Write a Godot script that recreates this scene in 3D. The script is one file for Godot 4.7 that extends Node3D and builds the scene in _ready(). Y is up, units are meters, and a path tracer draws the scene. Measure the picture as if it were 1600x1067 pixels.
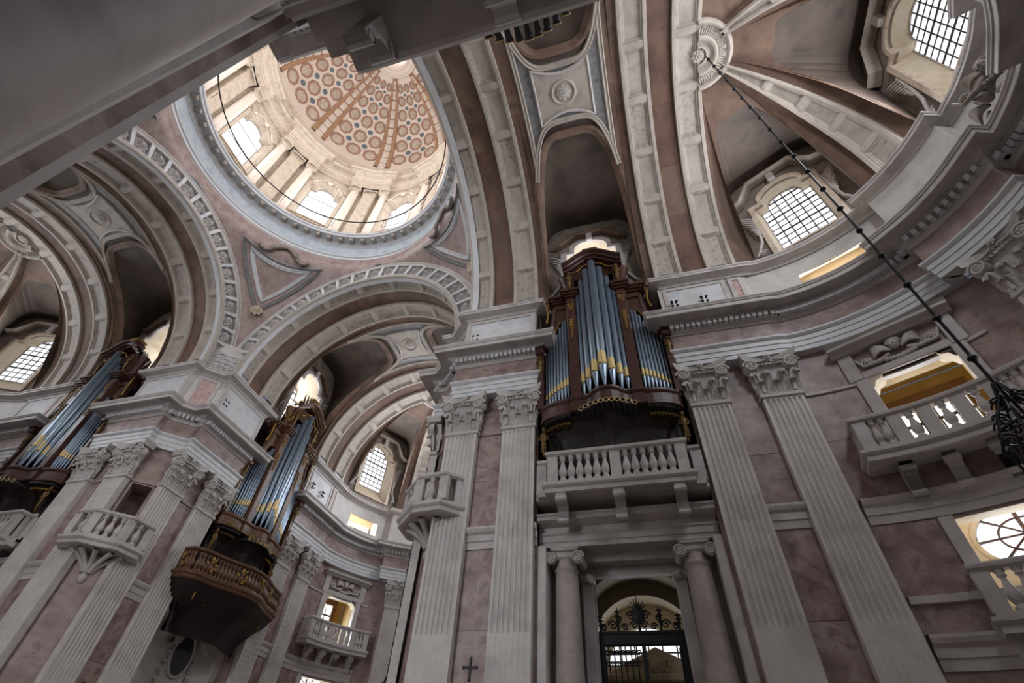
extends Node3D
# A domed basilica crossing seen from below: arm axis along +x in local arm axes, crossing centre at the origin, y up, metres.

const EXPOSURE := 1.32
const LIGHT := 6.5
const LIGHT_NAVE := 4.0
const LIGHT_DRUM := 2.5
const WIN_GLOW := 0.8
const XM := 11.62      # middle of the organ bay along an arm
const YS := 16.384     # springing of the vaults
const APX := 16.5      # centre of the apse along an arm
const RV := 5.62       # radius of the vault skin
const RR := 5.47       # radius of the rib faces
const TA := Transform3D.IDENTITY
var TB := Transform3D(Basis(Vector3.UP, PI / 2), Vector3.ZERO)
var TC := Transform3D(Basis(Vector3.UP, PI), Vector3.ZERO)
var TD := Transform3D(Basis(Vector3.UP, -PI / 2), Vector3.ZERO)
var TF := Transform3D(Basis(Vector3.UP, PI), Vector3(2 * XM, 0, 0))   # swaps the two side walls of an arm
var ma := {}
var geo := {}
var taken := {}
var rng := RandomNumberGenerator.new()


class MB:
	var v := PackedVector3Array()
	func tri(a: Vector3, b: Vector3, c: Vector3) -> void:
		v.append(a); v.append(b); v.append(c)
	func quad(a: Vector3, b: Vector3, c: Vector3, d: Vector3) -> void:
		v.append(a); v.append(b); v.append(c); v.append(a); v.append(c); v.append(d)
	func grid(rows: Array, closed := false) -> MB:
		for i in rows.size() - 1:
			var p: PackedVector3Array = rows[i]
			var q: PackedVector3Array = rows[i + 1]
			var n := p.size()
			for j in (n if closed else n - 1):
				var k := (j + 1) % n
				quad(p[j], q[j], q[k], p[k])
		return self
	func box(a: Vector3, b: Vector3, t := Transform3D.IDENTITY) -> MB:
		var c := []
		for i in 8:
			c.append(t * Vector3(b.x if i & 1 else a.x, b.y if i & 2 else a.y, b.z if i & 4 else a.z))
		for f in [[0, 1, 3, 2], [5, 4, 6, 7], [4, 0, 2, 6], [1, 5, 7, 3], [2, 3, 7, 6], [4, 5, 1, 0]]:
			quad(c[f[0]], c[f[2]] if false else c[f[3]], c[f[2]], c[f[1]])
		return self
	# box whose edges are cut by e
	func cbox(a: Vector3, b: Vector3, e := 0.015, t := Transform3D.IDENTITY) -> MB:
		var rows := []
		for s in [[a.y, e], [a.y + e, 0.0], [b.y - e, 0.0], [b.y, e]]:
			var i: float = s[1]
			rows.append(PackedVector3Array([t * Vector3(a.x + e + i, s[0], a.z + i), t * Vector3(b.x - e - i, s[0], a.z + i), t * Vector3(b.x - i, s[0], a.z + e + i), t * Vector3(b.x - i, s[0], b.z - e - i), t * Vector3(b.x - e - i, s[0], b.z - i), t * Vector3(a.x + e + i, s[0], b.z - i), t * Vector3(a.x + i, s[0], b.z - e - i), t * Vector3(a.x + i, s[0], a.z + e + i)]))
		grid(rows, true)
		for k in [0, 3]:
			var r: PackedVector3Array = rows[k]
			for j in range(1, 7):
				if k == 0: tri(r[0], r[j], r[j + 1])
				else: tri(r[0], r[j + 1], r[j])
		return self
	func add(o: MB, t := Transform3D.IDENTITY) -> MB:
		for p in o.v: v.append(t * p)
		return self
	func lathe(prof: Array, n := 16, a0 := 0.0, a1 := TAU, t := Transform3D.IDENTITY) -> MB:
		var rows := []
		for p in prof:
			var r := PackedVector3Array()
			for j in n + 1:
				var a: float = lerpf(a0, a1, float(j) / n)
				r.append(t * Vector3(p[0] * cos(a), p[1], p[0] * sin(a)))
			rows.append(r)
		return grid(rows)
	func tube(pts: Array, r, n := 6, closed := false) -> MB:
		var rows := []
		var up := Vector3(0.13, 0.97, 0.21)
		for i in pts.size():
			var d: Vector3 = pts[(i + 1) % pts.size() if closed else mini(i + 1, pts.size() - 1)] - pts[(i - 1 + pts.size()) % pts.size() if closed else maxi(i - 1, 0)]
			if d.length() < 1e-6: d = Vector3.UP
			d = d.normalized()
			var s := d.cross(up)
			if s.length() < 0.05: s = d.cross(Vector3(1, 0, 0.3))
			s = s.normalized()
			var w := s.cross(d)
			var rad: float = r[i] if r is Array or r is PackedFloat32Array else r
			var row := PackedVector3Array()
			for j in n:
				var a := TAU * j / n
				row.append(pts[i] + (s * cos(a) + w * sin(a)) * rad)
			rows.append(row)
		if closed: rows.append(rows[0])
		return grid(rows, true)
	# a strip with a raised section following points that have normals
	func ribbon(pts: Array, nrm: Array, prof: Array, closed := false) -> MB:
		var rows := []
		for i in pts.size():
			var d: Vector3 = pts[(i + 1) % pts.size() if closed else mini(i + 1, pts.size() - 1)] - pts[(i - 1 + pts.size()) % pts.size() if closed else maxi(i - 1, 0)]
			var s: Vector3 = d.normalized().cross(nrm[i]).normalized()
			var row := PackedVector3Array()
			for p in prof: row.append(pts[i] + s * p[0] + nrm[i] * p[1])
			rows.append(row)
		if closed: rows.append(rows[0])
		return grid(rows)
	func ball(c: Vector3, r: Vector3, n := 8, t := Transform3D.IDENTITY) -> MB:
		var rows := []
		for i in n / 2 + 1:
			var e := PI * i / (n / 2) - PI / 2
			var row := PackedVector3Array()
			for j in n: row.append(t * (c + Vector3(r.x * cos(e) * cos(TAU * j / n), r.y * sin(e), r.z * cos(e) * sin(TAU * j / n))))
			rows.append(row)
		return grid(rows, true)
	# flat outline pushed from z0 to z1, outline in x and y
	func slab(o: PackedVector2Array, z0: float, z1: float, t := Transform3D.IDENTITY, bevel := 0.0) -> MB:
		var inner := o
		if bevel > 0.0:
			var sh := Geometry2D.offset_polygon(o, -bevel)
			if sh.size() == 1 and sh[0].size() == o.size():
				inner = sh[0]
				var best := 0
				for i in inner.size():
					if inner[i].distance_to(o[0]) < inner[best].distance_to(o[0]): best = i
				var turned := PackedVector2Array()
				for i in inner.size(): turned.append(inner[(best + i) % inner.size()])
				inner = turned
		var ids := Geometry2D.triangulate_polygon(inner)
		for k in range(0, ids.size(), 3):
			var a := inner[ids[k]]
			var b := inner[ids[k + 1]]
			var c := inner[ids[k + 2]]
			var ccw := (b - a).cross(c - a) > 0
			var p := t * Vector3(a.x, a.y, z1)
			var q := t * Vector3(b.x, b.y, z1)
			var s := t * Vector3(c.x, c.y, z1)
			if ccw: tri(p, s, q)
			else: tri(p, q, s)
		var n := o.size()
		var area := 0.0
		for i in n: area += o[i].cross(o[(i + 1) % n])
		for i in n:
			var a := o[i] if area < 0 else o[(i + 1) % n]
			var b := o[(i + 1) % n] if area < 0 else o[i]
			var zb := z1 - bevel * signf(z1 - z0)
			quad(t * Vector3(a.x, a.y, z0), t * Vector3(b.x, b.y, z0), t * Vector3(b.x, b.y, zb), t * Vector3(a.x, a.y, zb))
			if bevel > 0.0:
				var c := inner[i % inner.size()] if area < 0 else inner[(i + 1) % inner.size()]
				var d := inner[(i + 1) % inner.size()] if area < 0 else inner[i % inner.size()]
				quad(t * Vector3(a.x, a.y, zb), t * Vector3(b.x, b.y, zb), t * Vector3(d.x, d.y, z1), t * Vector3(c.x, c.y, z1))
		return self
	func mesh(smooth := false) -> ArrayMesh:
		if smooth:
			var st := SurfaceTool.new()
			st.begin(Mesh.PRIMITIVE_TRIANGLES)
			for i in range(0, v.size(), 3):
				if (v[i + 2] - v[i]).cross(v[i + 1] - v[i]).length_squared() < 1e-14: continue
				st.add_vertex(v[i]); st.add_vertex(v[i + 1]); st.add_vertex(v[i + 2])
			st.generate_normals()
			return st.commit()
		var o := PackedVector3Array()
		var n := PackedVector3Array()
		for i in range(0, v.size(), 3):
			var f := (v[i + 2] - v[i]).cross(v[i + 1] - v[i])
			if f.length_squared() < 1e-14: continue
			f = f.normalized()
			for k in 3:
				o.append(v[i + k]); n.append(f)
		var arr := []
		arr.resize(Mesh.ARRAY_MAX)
		arr[Mesh.ARRAY_VERTEX] = o
		arr[Mesh.ARRAY_NORMAL] = n
		var me := ArrayMesh.new()
		me.add_surface_from_arrays(Mesh.PRIMITIVE_TRIANGLES, arr)
		return me


# ---- naming and placing
func numbered(called: String) -> String:
	if not taken.has(called):
		taken[called] = 0
		return called
	taken[called] += 1
	return "%s_%03d" % [called, taken[called]]

func thing(called: String, label: String, category: String, xf := TA, group := "") -> Node3D:
	var o := Node3D.new()
	o.name = numbered(called)
	add_child(o)
	o.transform = xf
	o.set_meta("label", label)
	o.set_meta("category", category)
	if group: o.set_meta("group", group)
	return o

func part(parent: Node3D, called: String, mesh: Mesh, m: Material, xf := TA, label := "") -> MeshInstance3D:
	var o := MeshInstance3D.new()
	o.name = called
	o.mesh = mesh
	o.material_override = m
	o.transform = xf
	o.cast_shadow = GeometryInstance3D.SHADOW_CASTING_SETTING_ON
	parent.add_child(o, true)
	if label: o.set_meta("label", label)
	return o

func solo(called: String, label: String, category: String, mesh: Mesh, m: Material, xf := TA, group := "") -> MeshInstance3D:
	var o := part(self, numbered(called), mesh, m, xf, label)
	o.set_meta("category", category)
	if group: o.set_meta("group", group)
	return o

func struct(called: String, label: String, mesh: Mesh, m: Material, xf := TA) -> MeshInstance3D:
	var o := part(self, numbered(called), mesh, m, xf, label)
	o.set_meta("kind", "structure")
	o.set_meta("category", called.split("_")[0])
	return o

func copy(o: Node3D, xf: Transform3D, label := "", group := "") -> Node3D:
	var c: Node3D = o.duplicate()
	c.name = numbered(String(o.name).rstrip("0123456789").trim_suffix("_"))
	add_child(c)
	c.transform = xf
	if label: c.set_meta("label", label)
	if group: c.set_meta("group", group)
	return c

func at(x: float, y: float, z: float, turn := 0.0) -> Transform3D:
	return Transform3D(Basis(Vector3.UP, turn), Vector3(x, y, z))

# round the arch axis of an arm: degrees from the -z springing
func roll(deg: float) -> Transform3D:
	return Transform3D(Basis(Vector3.RIGHT, deg_to_rad(deg)), Vector3(0, YS, 0)) * Transform3D(Basis.IDENTITY, Vector3(0, -YS, 0))

# ---- shapes
# profile of (out, height) along a plan path of (x, z); out is to the left of the walking direction seen from above (x right, z down)
func sweep(m: MB, prof: Array, path: PackedVector2Array, closed := false, caps := false) -> MB:
	var n := path.size()
	var off := []
	for i in n:
		var a := path[(i - 1 + n) % n] if closed or i > 0 else path[i]
		var b := path[i]
		var c := path[(i + 1) % n] if closed or i < n - 1 else path[i]
		var d1 := (b - a).normalized()
		var d2 := (c - b).normalized()
		if d1 == Vector2.ZERO: d1 = d2
		if d2 == Vector2.ZERO: d2 = d1
		var n1 := Vector2(d1.y, -d1.x)
		var n2 := Vector2(d2.y, -d2.x)
		off.append((n1 + n2) / maxf(1.0 + n1.dot(n2), 0.2))
	var rows := []
	for p in prof:
		var r := PackedVector3Array()
		for i in n: r.append(Vector3(path[i].x + off[i].x * p[0], p[1], path[i].y + off[i].y * p[0]))
		if closed: r.append(r[0])
		rows.append(r)
	m.grid(rows)
	if caps:
		for e in [0, n - 1]:
			var o := PackedVector2Array()
			for p in prof: o.append(Vector2(p[0], p[1]))
			var ids := Geometry2D.triangulate_polygon(o)
			for k in range(0, ids.size(), 3): m.tri(rows[ids[k]][e], rows[ids[k + 1]][e], rows[ids[k + 2]][e])
	return m

# profile of (radius, x) round the arch axis
func arch(m: MB, prof: Array, t0 := 0.0, t1 := 180.0, n := 48, foot := 0.0) -> MB:
	var rows := []
	for p in prof:
		var r := PackedVector3Array()
		if foot > 0.0: r.append(Vector3(p[1], YS - foot, -p[0]))
		for i in n + 1:
			var t := deg_to_rad(lerpf(t0, t1, float(i) / n))
			r.append(Vector3(p[1], YS + p[0] * sin(t), -p[0] * cos(t)))
		if foot > 0.0: r.append(Vector3(p[1], YS - foot, p[0]))
		rows.append(r)
	return m.grid(rows)

func ring(r: float, a0: float, a1: float, n: int, c := Vector2.ZERO) -> PackedVector2Array:
	var o := PackedVector2Array()
	for i in n + 1:
		var a := deg_to_rad(lerpf(a0, a1, float(i) / n))
		o.append(c + Vector2(sin(a), -cos(a)) * r)
	return o

func apse_at(deg: float, r: float, y := 0.0) -> Transform3D:   # faces the apse centre, own -z points outwards
	var a := deg_to_rad(deg)
	return Transform3D(Basis(Vector3.UP, -a), Vector3(APX + r * sin(a), y, -r * cos(a)))

# wall plate with openings (each cut through its middle), outline in x and y
func plate(m: MB, outline: PackedVector2Array, holes: Array, z0: float, z1: float, t := TA) -> MB:
	var cuts := [-1000.0]
	for h in holes:
		var c := 0.0
		for p in h: c += p.x / h.size()
		cuts.append(c)
	cuts.append(1000.0)
	cuts.sort()
	for i in cuts.size() - 1:
		var strip := PackedVector2Array([Vector2(cuts[i], -1000), Vector2(cuts[i + 1], -1000), Vector2(cuts[i + 1], 1000), Vector2(cuts[i], 1000)])
		var left: Array = Geometry2D.intersect_polygons(outline, strip)
		for h in holes:
			var nxt := []
			for l in left: nxt.append_array(Geometry2D.clip_polygons(l, h))
			left = nxt
		for l in left: m.slab(l, z0, z1, t)
	return m

# the loft between two outlines of the same count
func loft(m: MB, a: PackedVector2Array, za: float, b: PackedVector2Array, zb: float, t := TA) -> MB:
	var r0 := PackedVector3Array()
	var r1 := PackedVector3Array()
	for i in a.size():
		r0.append(t * Vector3(a[i].x, a[i].y, za)); r1.append(t * Vector3(b[i].x, b[i].y, zb))
	return m.grid([r0, r1], true)

# the window shape of this church: straight sides, shoulders, a round head
func window_outline(w: float, y0: float, ysh: float, wh: float, yc: float, n := 10) -> PackedVector2Array:
	var o := PackedVector2Array([Vector2(-w, y0), Vector2(w, y0), Vector2(w, ysh), Vector2(wh, ysh)])
	for i in range(0, n + 1):
		var a := PI * i / n
		o.append(Vector2(wh * cos(a), yc + wh * 0.75 * sin(a)))
	o.append(Vector2(-wh, ysh)); o.append(Vector2(-w, ysh))
	return o

func spiral(turns: float, r0: float, r1: float, n: int, hand := 1.0) -> Array:
	var o := []
	for i in n + 1:
		var f := float(i) / n
		var a := f * turns * TAU
		var r := lerpf(r0, r1, pow(f, 0.8))
		o.append(Vector3(hand * r * cos(a), r * sin(a), 0))
	return o

func panes_cut(o: PackedVector2Array, xs: Array, ys: Array, gap: float) -> Array:
	var out := []
	for i in xs.size() - 1:
		for j in ys.size() - 1:
			var cell := PackedVector2Array([Vector2(xs[i] + gap, ys[j] + gap), Vector2(xs[i + 1] - gap, ys[j] + gap), Vector2(xs[i + 1] - gap, ys[j + 1] - gap), Vector2(xs[i] + gap, ys[j + 1] - gap)])
			for c in Geometry2D.intersect_polygons(cell, o):
				if c.size() > 2: out.append(c)
	return out

# ---- materials
func noisy(cols: Array, freq: float, size: float, rough: float, warp := 0.0, seed_ := 1, metal := 0.0) -> StandardMaterial3D:
	var no := FastNoiseLite.new()
	no.seed = seed_
	no.noise_type = FastNoiseLite.TYPE_SIMPLEX_SMOOTH
	no.frequency = freq
	no.fractal_type = FastNoiseLite.FRACTAL_FBM
	no.fractal_octaves = 5
	no.fractal_gain = 0.55
	if warp > 0.0:
		no.domain_warp_enabled = true
		no.domain_warp_amplitude = warp
		no.domain_warp_frequency = freq * 1.5
	var g := Gradient.new()
	g.offsets = PackedFloat32Array()
	g.colors = PackedColorArray()
	var offs := PackedFloat32Array()
	var cs := PackedColorArray()
	for i in cols.size():
		offs.append(lerpf(0.12, 0.88, float(i) / maxf(cols.size() - 1, 1))); cs.append(cols[i])
	g.offsets = offs
	g.colors = cs
	var t := NoiseTexture2D.new()
	t.width = 512
	t.height = 512
	t.seamless = true
	t.noise = no
	t.color_ramp = g
	var m := StandardMaterial3D.new()
	m.albedo_texture = t
	m.uv1_triplanar = true
	m.uv1_world_triplanar = true
	m.uv1_scale = Vector3.ONE / size
	m.roughness = rough
	m.metallic = metal
	m.cull_mode = BaseMaterial3D.CULL_DISABLED
	return m

func plain(c: Color, rough: float, metal := 0.0) -> StandardMaterial3D:
	var m := StandardMaterial3D.new()
	m.albedo_color = c
	m.roughness = rough
	m.metallic = metal
	m.cull_mode = BaseMaterial3D.CULL_DISABLED
	return m

func glow(c: Color, e: float) -> StandardMaterial3D:
	var m := plain(c, 0.4)
	m.emission_enabled = true
	m.emission = c
	m.emission_energy_multiplier = e
	return m

func rgb(h: String) -> Color:
	return Color.html(h)

func make_materials() -> void:
	ma.marble = noisy([rgb("b0aaa6"), rgb("c3beba"), rgb("cdc9c5"), rgb("bab5b2")], 0.005, 4.4, 0.5, 70.0, 3)
	ma.marble_b = noisy([rgb("a49e9b"), rgb("b7b1ae"), rgb("c2bcb8"), rgb("ada7a5")], 0.006, 3.7, 0.5, 60.0, 8)
	ma.pale = noisy([rgb("b9bcc1"), rgb("cdced1"), rgb("bcbbb9")], 0.005, 2.7, 0.45, 60.0, 5)
	ma.pink = noisy([rgb("725d5b"), rgb("8b7571"), rgb("97837e"), rgb("a89690"), rgb("816c68")], 0.009, 3.6, 0.45, 80.0, 11)
	ma.rose = noisy([rgb("9b7d79"), rgb("b59792"), rgb("c3aaa4"), rgb("a78a86")], 0.01, 1.7, 0.45, 60.0, 12)
	ma.red = noisy([rgb("523f34"), rgb("685043"), rgb("70584a"), rgb("7e6757"), rgb("5c473b")], 0.006, 5.2, 0.65, 70.0, 21)
	ma.red_b = noisy([rgb("4e382f"), rgb("62483c"), rgb("6e5245"), rgb("593f34")], 0.006, 4.3, 0.65, 70.0, 22)
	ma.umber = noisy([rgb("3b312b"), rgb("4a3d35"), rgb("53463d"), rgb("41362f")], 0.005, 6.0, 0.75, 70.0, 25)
	ma.rib = noisy([rgb("968c83"), rgb("a89e94"), rgb("b2a89e"), rgb("9f958b")], 0.007, 4.2, 0.6, 60.0, 31)
	ma.blue = noisy([rgb("949ea8"), rgb("a8b1ba"), rgb("bac1c7"), rgb("9aa4ad")], 0.008, 2.8, 0.4, 60.0, 41)
	ma.slate = noisy([rgb("626162"), rgb("777677"), rgb("858482"), rgb("6b6a6a")], 0.01, 2.0, 0.5, 50.0, 42)
	ma.cream = noisy([rgb("b3a18e"), rgb("cbbba8"), rgb("d6c8b6"), rgb("bba994")], 0.01, 2.5, 0.6, 40.0, 51)
	ma.tan = noisy([rgb("8e6a50"), rgb("ab8567"), rgb("b99476"), rgb("9a745a")], 0.012, 1.6, 0.6, 40.0, 52)
	ma.coral = noisy([rgb("9b7464"), rgb("ae8775"), rgb("bb9786")], 0.02, 1.0, 0.6, 30.0, 53)
	ma.ivory = noisy([rgb("dccabb"), rgb("e7d8ca"), rgb("ece0d3")], 0.02, 1.2, 0.6, 30.0, 54)
	ma.stone = noisy([rgb("6a6057"), rgb("81766c"), rgb("8e8379"), rgb("736960")], 0.006, 3.6, 0.7, 70.0, 26)
	ma.ochre = noisy([rgb("8d7446"), rgb("9f8655"), rgb("ab935f")], 0.006, 3.0, 0.75, 30.0, 56)
	ma.plaster = noisy([rgb("cdbfa8"), rgb("d8cbb6"), rgb("c3b397")], 0.006, 3.0, 0.75, 30.0, 57)
	ma.floor = noisy([rgb("8c8079"), rgb("a59a92"), rgb("93867e")], 0.008, 3.0, 0.4, 40.0, 61)
	ma.wood = noisy([rgb("2d1915"), rgb("432620"), rgb("52322a"), rgb("381f1a")], 0.02, 1.1, 0.38, 30.0, 71)
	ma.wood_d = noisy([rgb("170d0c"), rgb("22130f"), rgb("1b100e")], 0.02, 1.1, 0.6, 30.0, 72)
	ma.walnut = noisy([rgb("3d271a"), rgb("573a26"), rgb("6a4a32"), rgb("4a3020")], 0.02, 0.9, 0.4, 30.0, 73)
	ma.gold = plain(rgb("8f7038"), 0.42, 0.7)
	ma.gold_flat = plain(rgb("e3c888"), 0.45, 0.15)
	ma.tin = plain(rgb("8f9fb0"), 0.34, 0.72)
	ma.iron = plain(rgb("15161b"), 0.5, 0.3)
	ma.black = plain(rgb("0b0b0d"), 0.6)
	ma.white = plain(rgb("e8e8ea"), 0.5)
	ma.lead = plain(rgb("3d3b3f"), 0.55)
	ma.bluegrey = plain(rgb("6f7b82"), 0.5)
	ma.pane = glow(rgb("f1f4fa"), WIN_GLOW)
	ma.pane_warm = glow(rgb("f6efe2"), WIN_GLOW)
	ma.dark_glass = plain(rgb("3a3e4a"), 0.15)
	ma.dark = plain(rgb("151113"), 0.9)

# ---- daylight of one window: a rectangle of light just inside its panes, shining along the own +z of xf
func daylight(xf: Transform3D, w: float, h: float, e: float, c := Color(0.96, 0.975, 1.0)) -> void:
	var l := AreaLight3D.new()
	l.name = "window_daylight"
	l.area_normalize_energy = false
	l.area_size = Vector2(w, h)
	l.light_energy = e
	l.light_color = c
	l.shadow_enabled = true
	l.area_range = 120.0
	add_child(l, true)
	l.transform = xf * Transform3D(Basis(Vector3.UP, PI), Vector3.ZERO)

# ---- shared pieces
func leaf(w: float, h: float, out: float, curl: float) -> MB:
	var m := MB.new()
	var rows := []
	for i in 8:
		var f := i / 7.0
		var row := PackedVector3Array()
		var hw := w * (0.75 + 0.25 * sin(f * PI)) * (1.0 if f < 0.75 else 1.0 - (f - 0.75) * 2.6)
		for j in 7:
			var u := j / 3.0 - 1.0
			var scallop := 1.0 + 0.12 * cos(f * 9.0 * PI) * absf(u)
			var z := 0.02 + out * pow(f, 2.2) * (1.0 - 0.25 * u * u) + 0.02 * cos(u * 3.0 * PI)
			var y := h * f
			if f > 0.8: y = h * (0.8 + (f - 0.8) * (1.0 - curl * (f - 0.8) * 8.0))
			row.append(Vector3(u * hw * scallop, y, z))
		rows.append(row)
	m.grid(rows)
	return m

func rosette_mesh(r: float, petals: int, depth: float) -> MB:
	var m := MB.new()
	for layer in 2:
		var rr := r * (1.0 if layer == 0 else 0.62)
		for k in petals:
			var a := TAU * (k + 0.5 * layer) / petals
			var dirv := Vector3(cos(a), sin(a), 0)
			var side := Vector3(-sin(a), cos(a), 0)
			var rows := []
			for i in 4:
				var f := i / 3.0
				var wv := rr * 0.42 * sin(clampf(f * 0.85 + 0.12, 0, 1) * PI)
				var z: float = depth * (0.25 + 0.5 * sin(f * PI * 0.9)) + depth * 0.35 * layer
				rows.append(PackedVector3Array([dirv * rr * f - side * wv + Vector3(0, 0, z * 0.5), dirv * rr * f + Vector3(0, 0, z), dirv * rr * f + side * wv + Vector3(0, 0, z * 0.5)]))
			m.grid(rows)
	m.ball(Vector3(0, 0, depth * 0.8), Vector3(r * 0.22, r * 0.22, depth * 0.4), 6)
	return m

func flute_row(y: float, s: float, d: float) -> PackedVector3Array:
	var o := PackedVector3Array()
	o.append(Vector3(-0.51, y, 0))
	for k in 7:
		var c := (k - 3) * 0.1305
		for j in 7:
			var u := j / 3.0 - 1.0
			o.append(Vector3(c + u * 0.05 * s, y, -0.052 * d * sqrt(maxf(0.0, 1.0 - u * u * 0.98))))
	o.append(Vector3(0.51, y, 0))
	return o

func build_pilaster() -> void:
	var m := MB.new()
	m.grid([flute_row(1.0, 1, 0.14), flute_row(4.79, 1, 0.14), flute_row(4.8, 1, 1), flute_row(10.19, 1, 1), flute_row(10.225, 0.92, 0.92), flute_row(10.255, 0.75, 0.75), flute_row(10.28, 0.45, 0.45), flute_row(10.295, 0.1, 0.05), flute_row(10.35, 0.1, 0.0)])
	for s in [-1.0, 1.0]:
		var x: float = s * 0.51
		m.quad(Vector3(x, 1.0, 0), Vector3(x, 10.35, 0), Vector3(x, 10.35, -0.24), Vector3(x, 1.0, -0.24))
	geo.shaft = m.mesh()
	m = MB.new()
	m.cbox(Vector3(-0.62, 0, -0.24), Vector3(0.62, 0.28, 0.12), 0.01)
	m.cbox(Vector3(-0.6, 0.28, -0.24), Vector3(0.6, 0.48, 0.1), 0.06)
	m.cbox(Vector3(-0.55, 0.48, -0.24), Vector3(0.55, 0.72, 0.05), 0.03)
	m.cbox(Vector3(-0.57, 0.72, -0.24), Vector3(0.57, 1.0, 0.06), 0.05)
	geo.pilaster_base = m.mesh()
	m = MB.new()
	m.cbox(Vector3(-0.57, 10.33, -0.24), Vector3(0.57, 10.46, 0.05), 0.025)
	m.cbox(Vector3(-0.54, 10.46, -0.24), Vector3(0.54, 10.5, 0.03), 0.01)
	var rows := []
	for p in [[10.48, 0.47, 0.0], [11.0, 0.47, 0.0], [11.3, 0.5, 0.03], [11.46, 0.57, 0.1], [11.52, 0.6, 0.12]]:
		rows.append(PackedVector3Array([Vector3(-p[1], p[0], -0.24), Vector3(-p[1], p[0], p[2]), Vector3(p[1], p[0], p[2]), Vector3(p[1], p[0], -0.24)]))
	m.grid(rows)
	# the abacus: hollow front, horned corners
	rows = []
	for p in [[11.58, 0.88], [11.61, 0.97], [11.68, 0.97], [11.72, 1.0], [11.8, 1.03], [11.83, 1.03]]:
		var r := PackedVector3Array()
		r.append(Vector3(-0.72 * p[1], p[0], -0.24))
		for j in 11:
			var u := j / 5.0 - 1.0
			r.append(Vector3(u * 0.74 * p[1], p[0], 0.05 + 0.26 * pow(absf(u), 2.4) + (p[1] - 1.0) * 0.6))
		r.append(Vector3(0.72 * p[1], p[0], -0.24))
		rows.append(r)
	m.grid(rows)
	for k in [0, 5]:
		var r: PackedVector3Array = rows[k]
		for j in r.size() - 1: m.tri(Vector3(0, r[0].y, -0.24), r[j], r[j + 1])
	# the egg band between the volutes
	for j in 7: m.ball(Vector3((j - 3) * 0.095, 11.44, 0.13), Vector3(0.04, 0.055, 0.04), 6)
	geo.capital_body = m.mesh()
	m = MB.new()
	var sp := spiral(2.1, 0.215, 0.03, 34)
	m.tube(sp, 0.04, 5)
	var back := []
	for p in sp: back.append(p - Vector3(0, 0, 0.05))
	m.lathe([[0.0, 0.03], [0.19, 0.0], [0.215, -0.24]], 14, 0, TAU, Transform3D(Basis(Vector3.RIGHT, PI / 2), Vector3(0, 0, -0.02)))
	m.ball(Vector3(0, 0, 0.02), Vector3(0.04, 0.04, 0.04), 6)
	# the arm of the scroll that runs to the middle of the capital
	var armp := []
	for i in 8:
		var f := i / 7.0
		armp.append(Vector3(-0.02 - 0.42 * f, 0.19 - 0.05 * sin(f * PI), -0.03 * f))
	m.tube(armp, 0.034, 5)
	geo.volute = m.mesh(true)
	geo.leaf_low = leaf(0.19, 0.42, 0.2, 1.1).mesh()
	geo.leaf_high = leaf(0.17, 0.8, 0.27, 1.2).mesh()
	m = MB.new()
	for k in 5:
		var a := TAU * k / 5.0
		m.ball(Vector3(0.06 * cos(a), 0.06 * sin(a), 0.02), Vector3(0.05, 0.05, 0.04), 6)
	m.ball(Vector3(0, 0, 0.05), Vector3(0.05, 0.05, 0.05), 6)
	m.box(Vector3(-0.05, -0.16, -0.05), Vector3(0.05, -0.02, 0.0))
	geo.fleuron = m.mesh(true)

func pilaster(xf: Transform3D, label: String, group := "", base := true) -> Node3D:
	var t := thing("pilaster", label, "pilaster", xf, group)
	part(t, "shaft", geo.shaft, ma.marble)
	if base: part(t, "base", geo.pilaster_base, ma.marble_b)
	var c := part(t, "capital", geo.capital_body, ma.marble_b, TA, "carved composite capital")
	for s in [-1.0, 1.0]:
		var b := Basis(Vector3(s, 0, 0), Vector3(0, 1, 0), Vector3(0, 0, s)) if s > 0 else Basis(Vector3.UP, PI)
		part(c, "volute", geo.volute if s > 0 else geo.volute_left, ma.marble_b, Transform3D(Basis.IDENTITY, Vector3(s * 0.53, 11.37, 0.22)))
	for x in [-0.4, 0.0, 0.4]: part(c, "acanthus_leaf", geo.leaf_low, ma.marble_b, Transform3D(Basis.IDENTITY, Vector3(x, 10.5, 0.0)))
	for x in [-0.21, 0.21]: part(c, "acanthus_leaf", geo.leaf_high, ma.marble_b, Transform3D(Basis.IDENTITY, Vector3(x, 10.5, 0.0)))
	for s in [-1.0, 1.0]: part(c, "acanthus_leaf", geo.leaf_high, ma.marble_b, Transform3D(Basis(Vector3.UP, s * 0.6), Vector3(s * 0.47, 10.5, -0.02)))
	part(c, "fleuron", geo.fleuron, ma.marble_b, Transform3D(Basis.IDENTITY, Vector3(0, 11.72, 0.13)))
	return t

func mirrored(me: ArrayMesh) -> ArrayMesh:
	var m := MB.new()
	var src := me.surface_get_arrays(0)
	var vs: PackedVector3Array = src[Mesh.ARRAY_VERTEX]
	var ids = src[Mesh.ARRAY_INDEX]
	var flat := PackedVector3Array()
	if ids != null and ids.size():
		for i in ids: flat.append(vs[i])
	else: flat = vs
	for i in range(0, flat.size(), 3):
		m.tri(flat[i] * Vector3(-1, 1, 1), flat[i + 2] * Vector3(-1, 1, 1), flat[i + 1] * Vector3(-1, 1, 1))
	return m.mesh(true)

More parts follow.
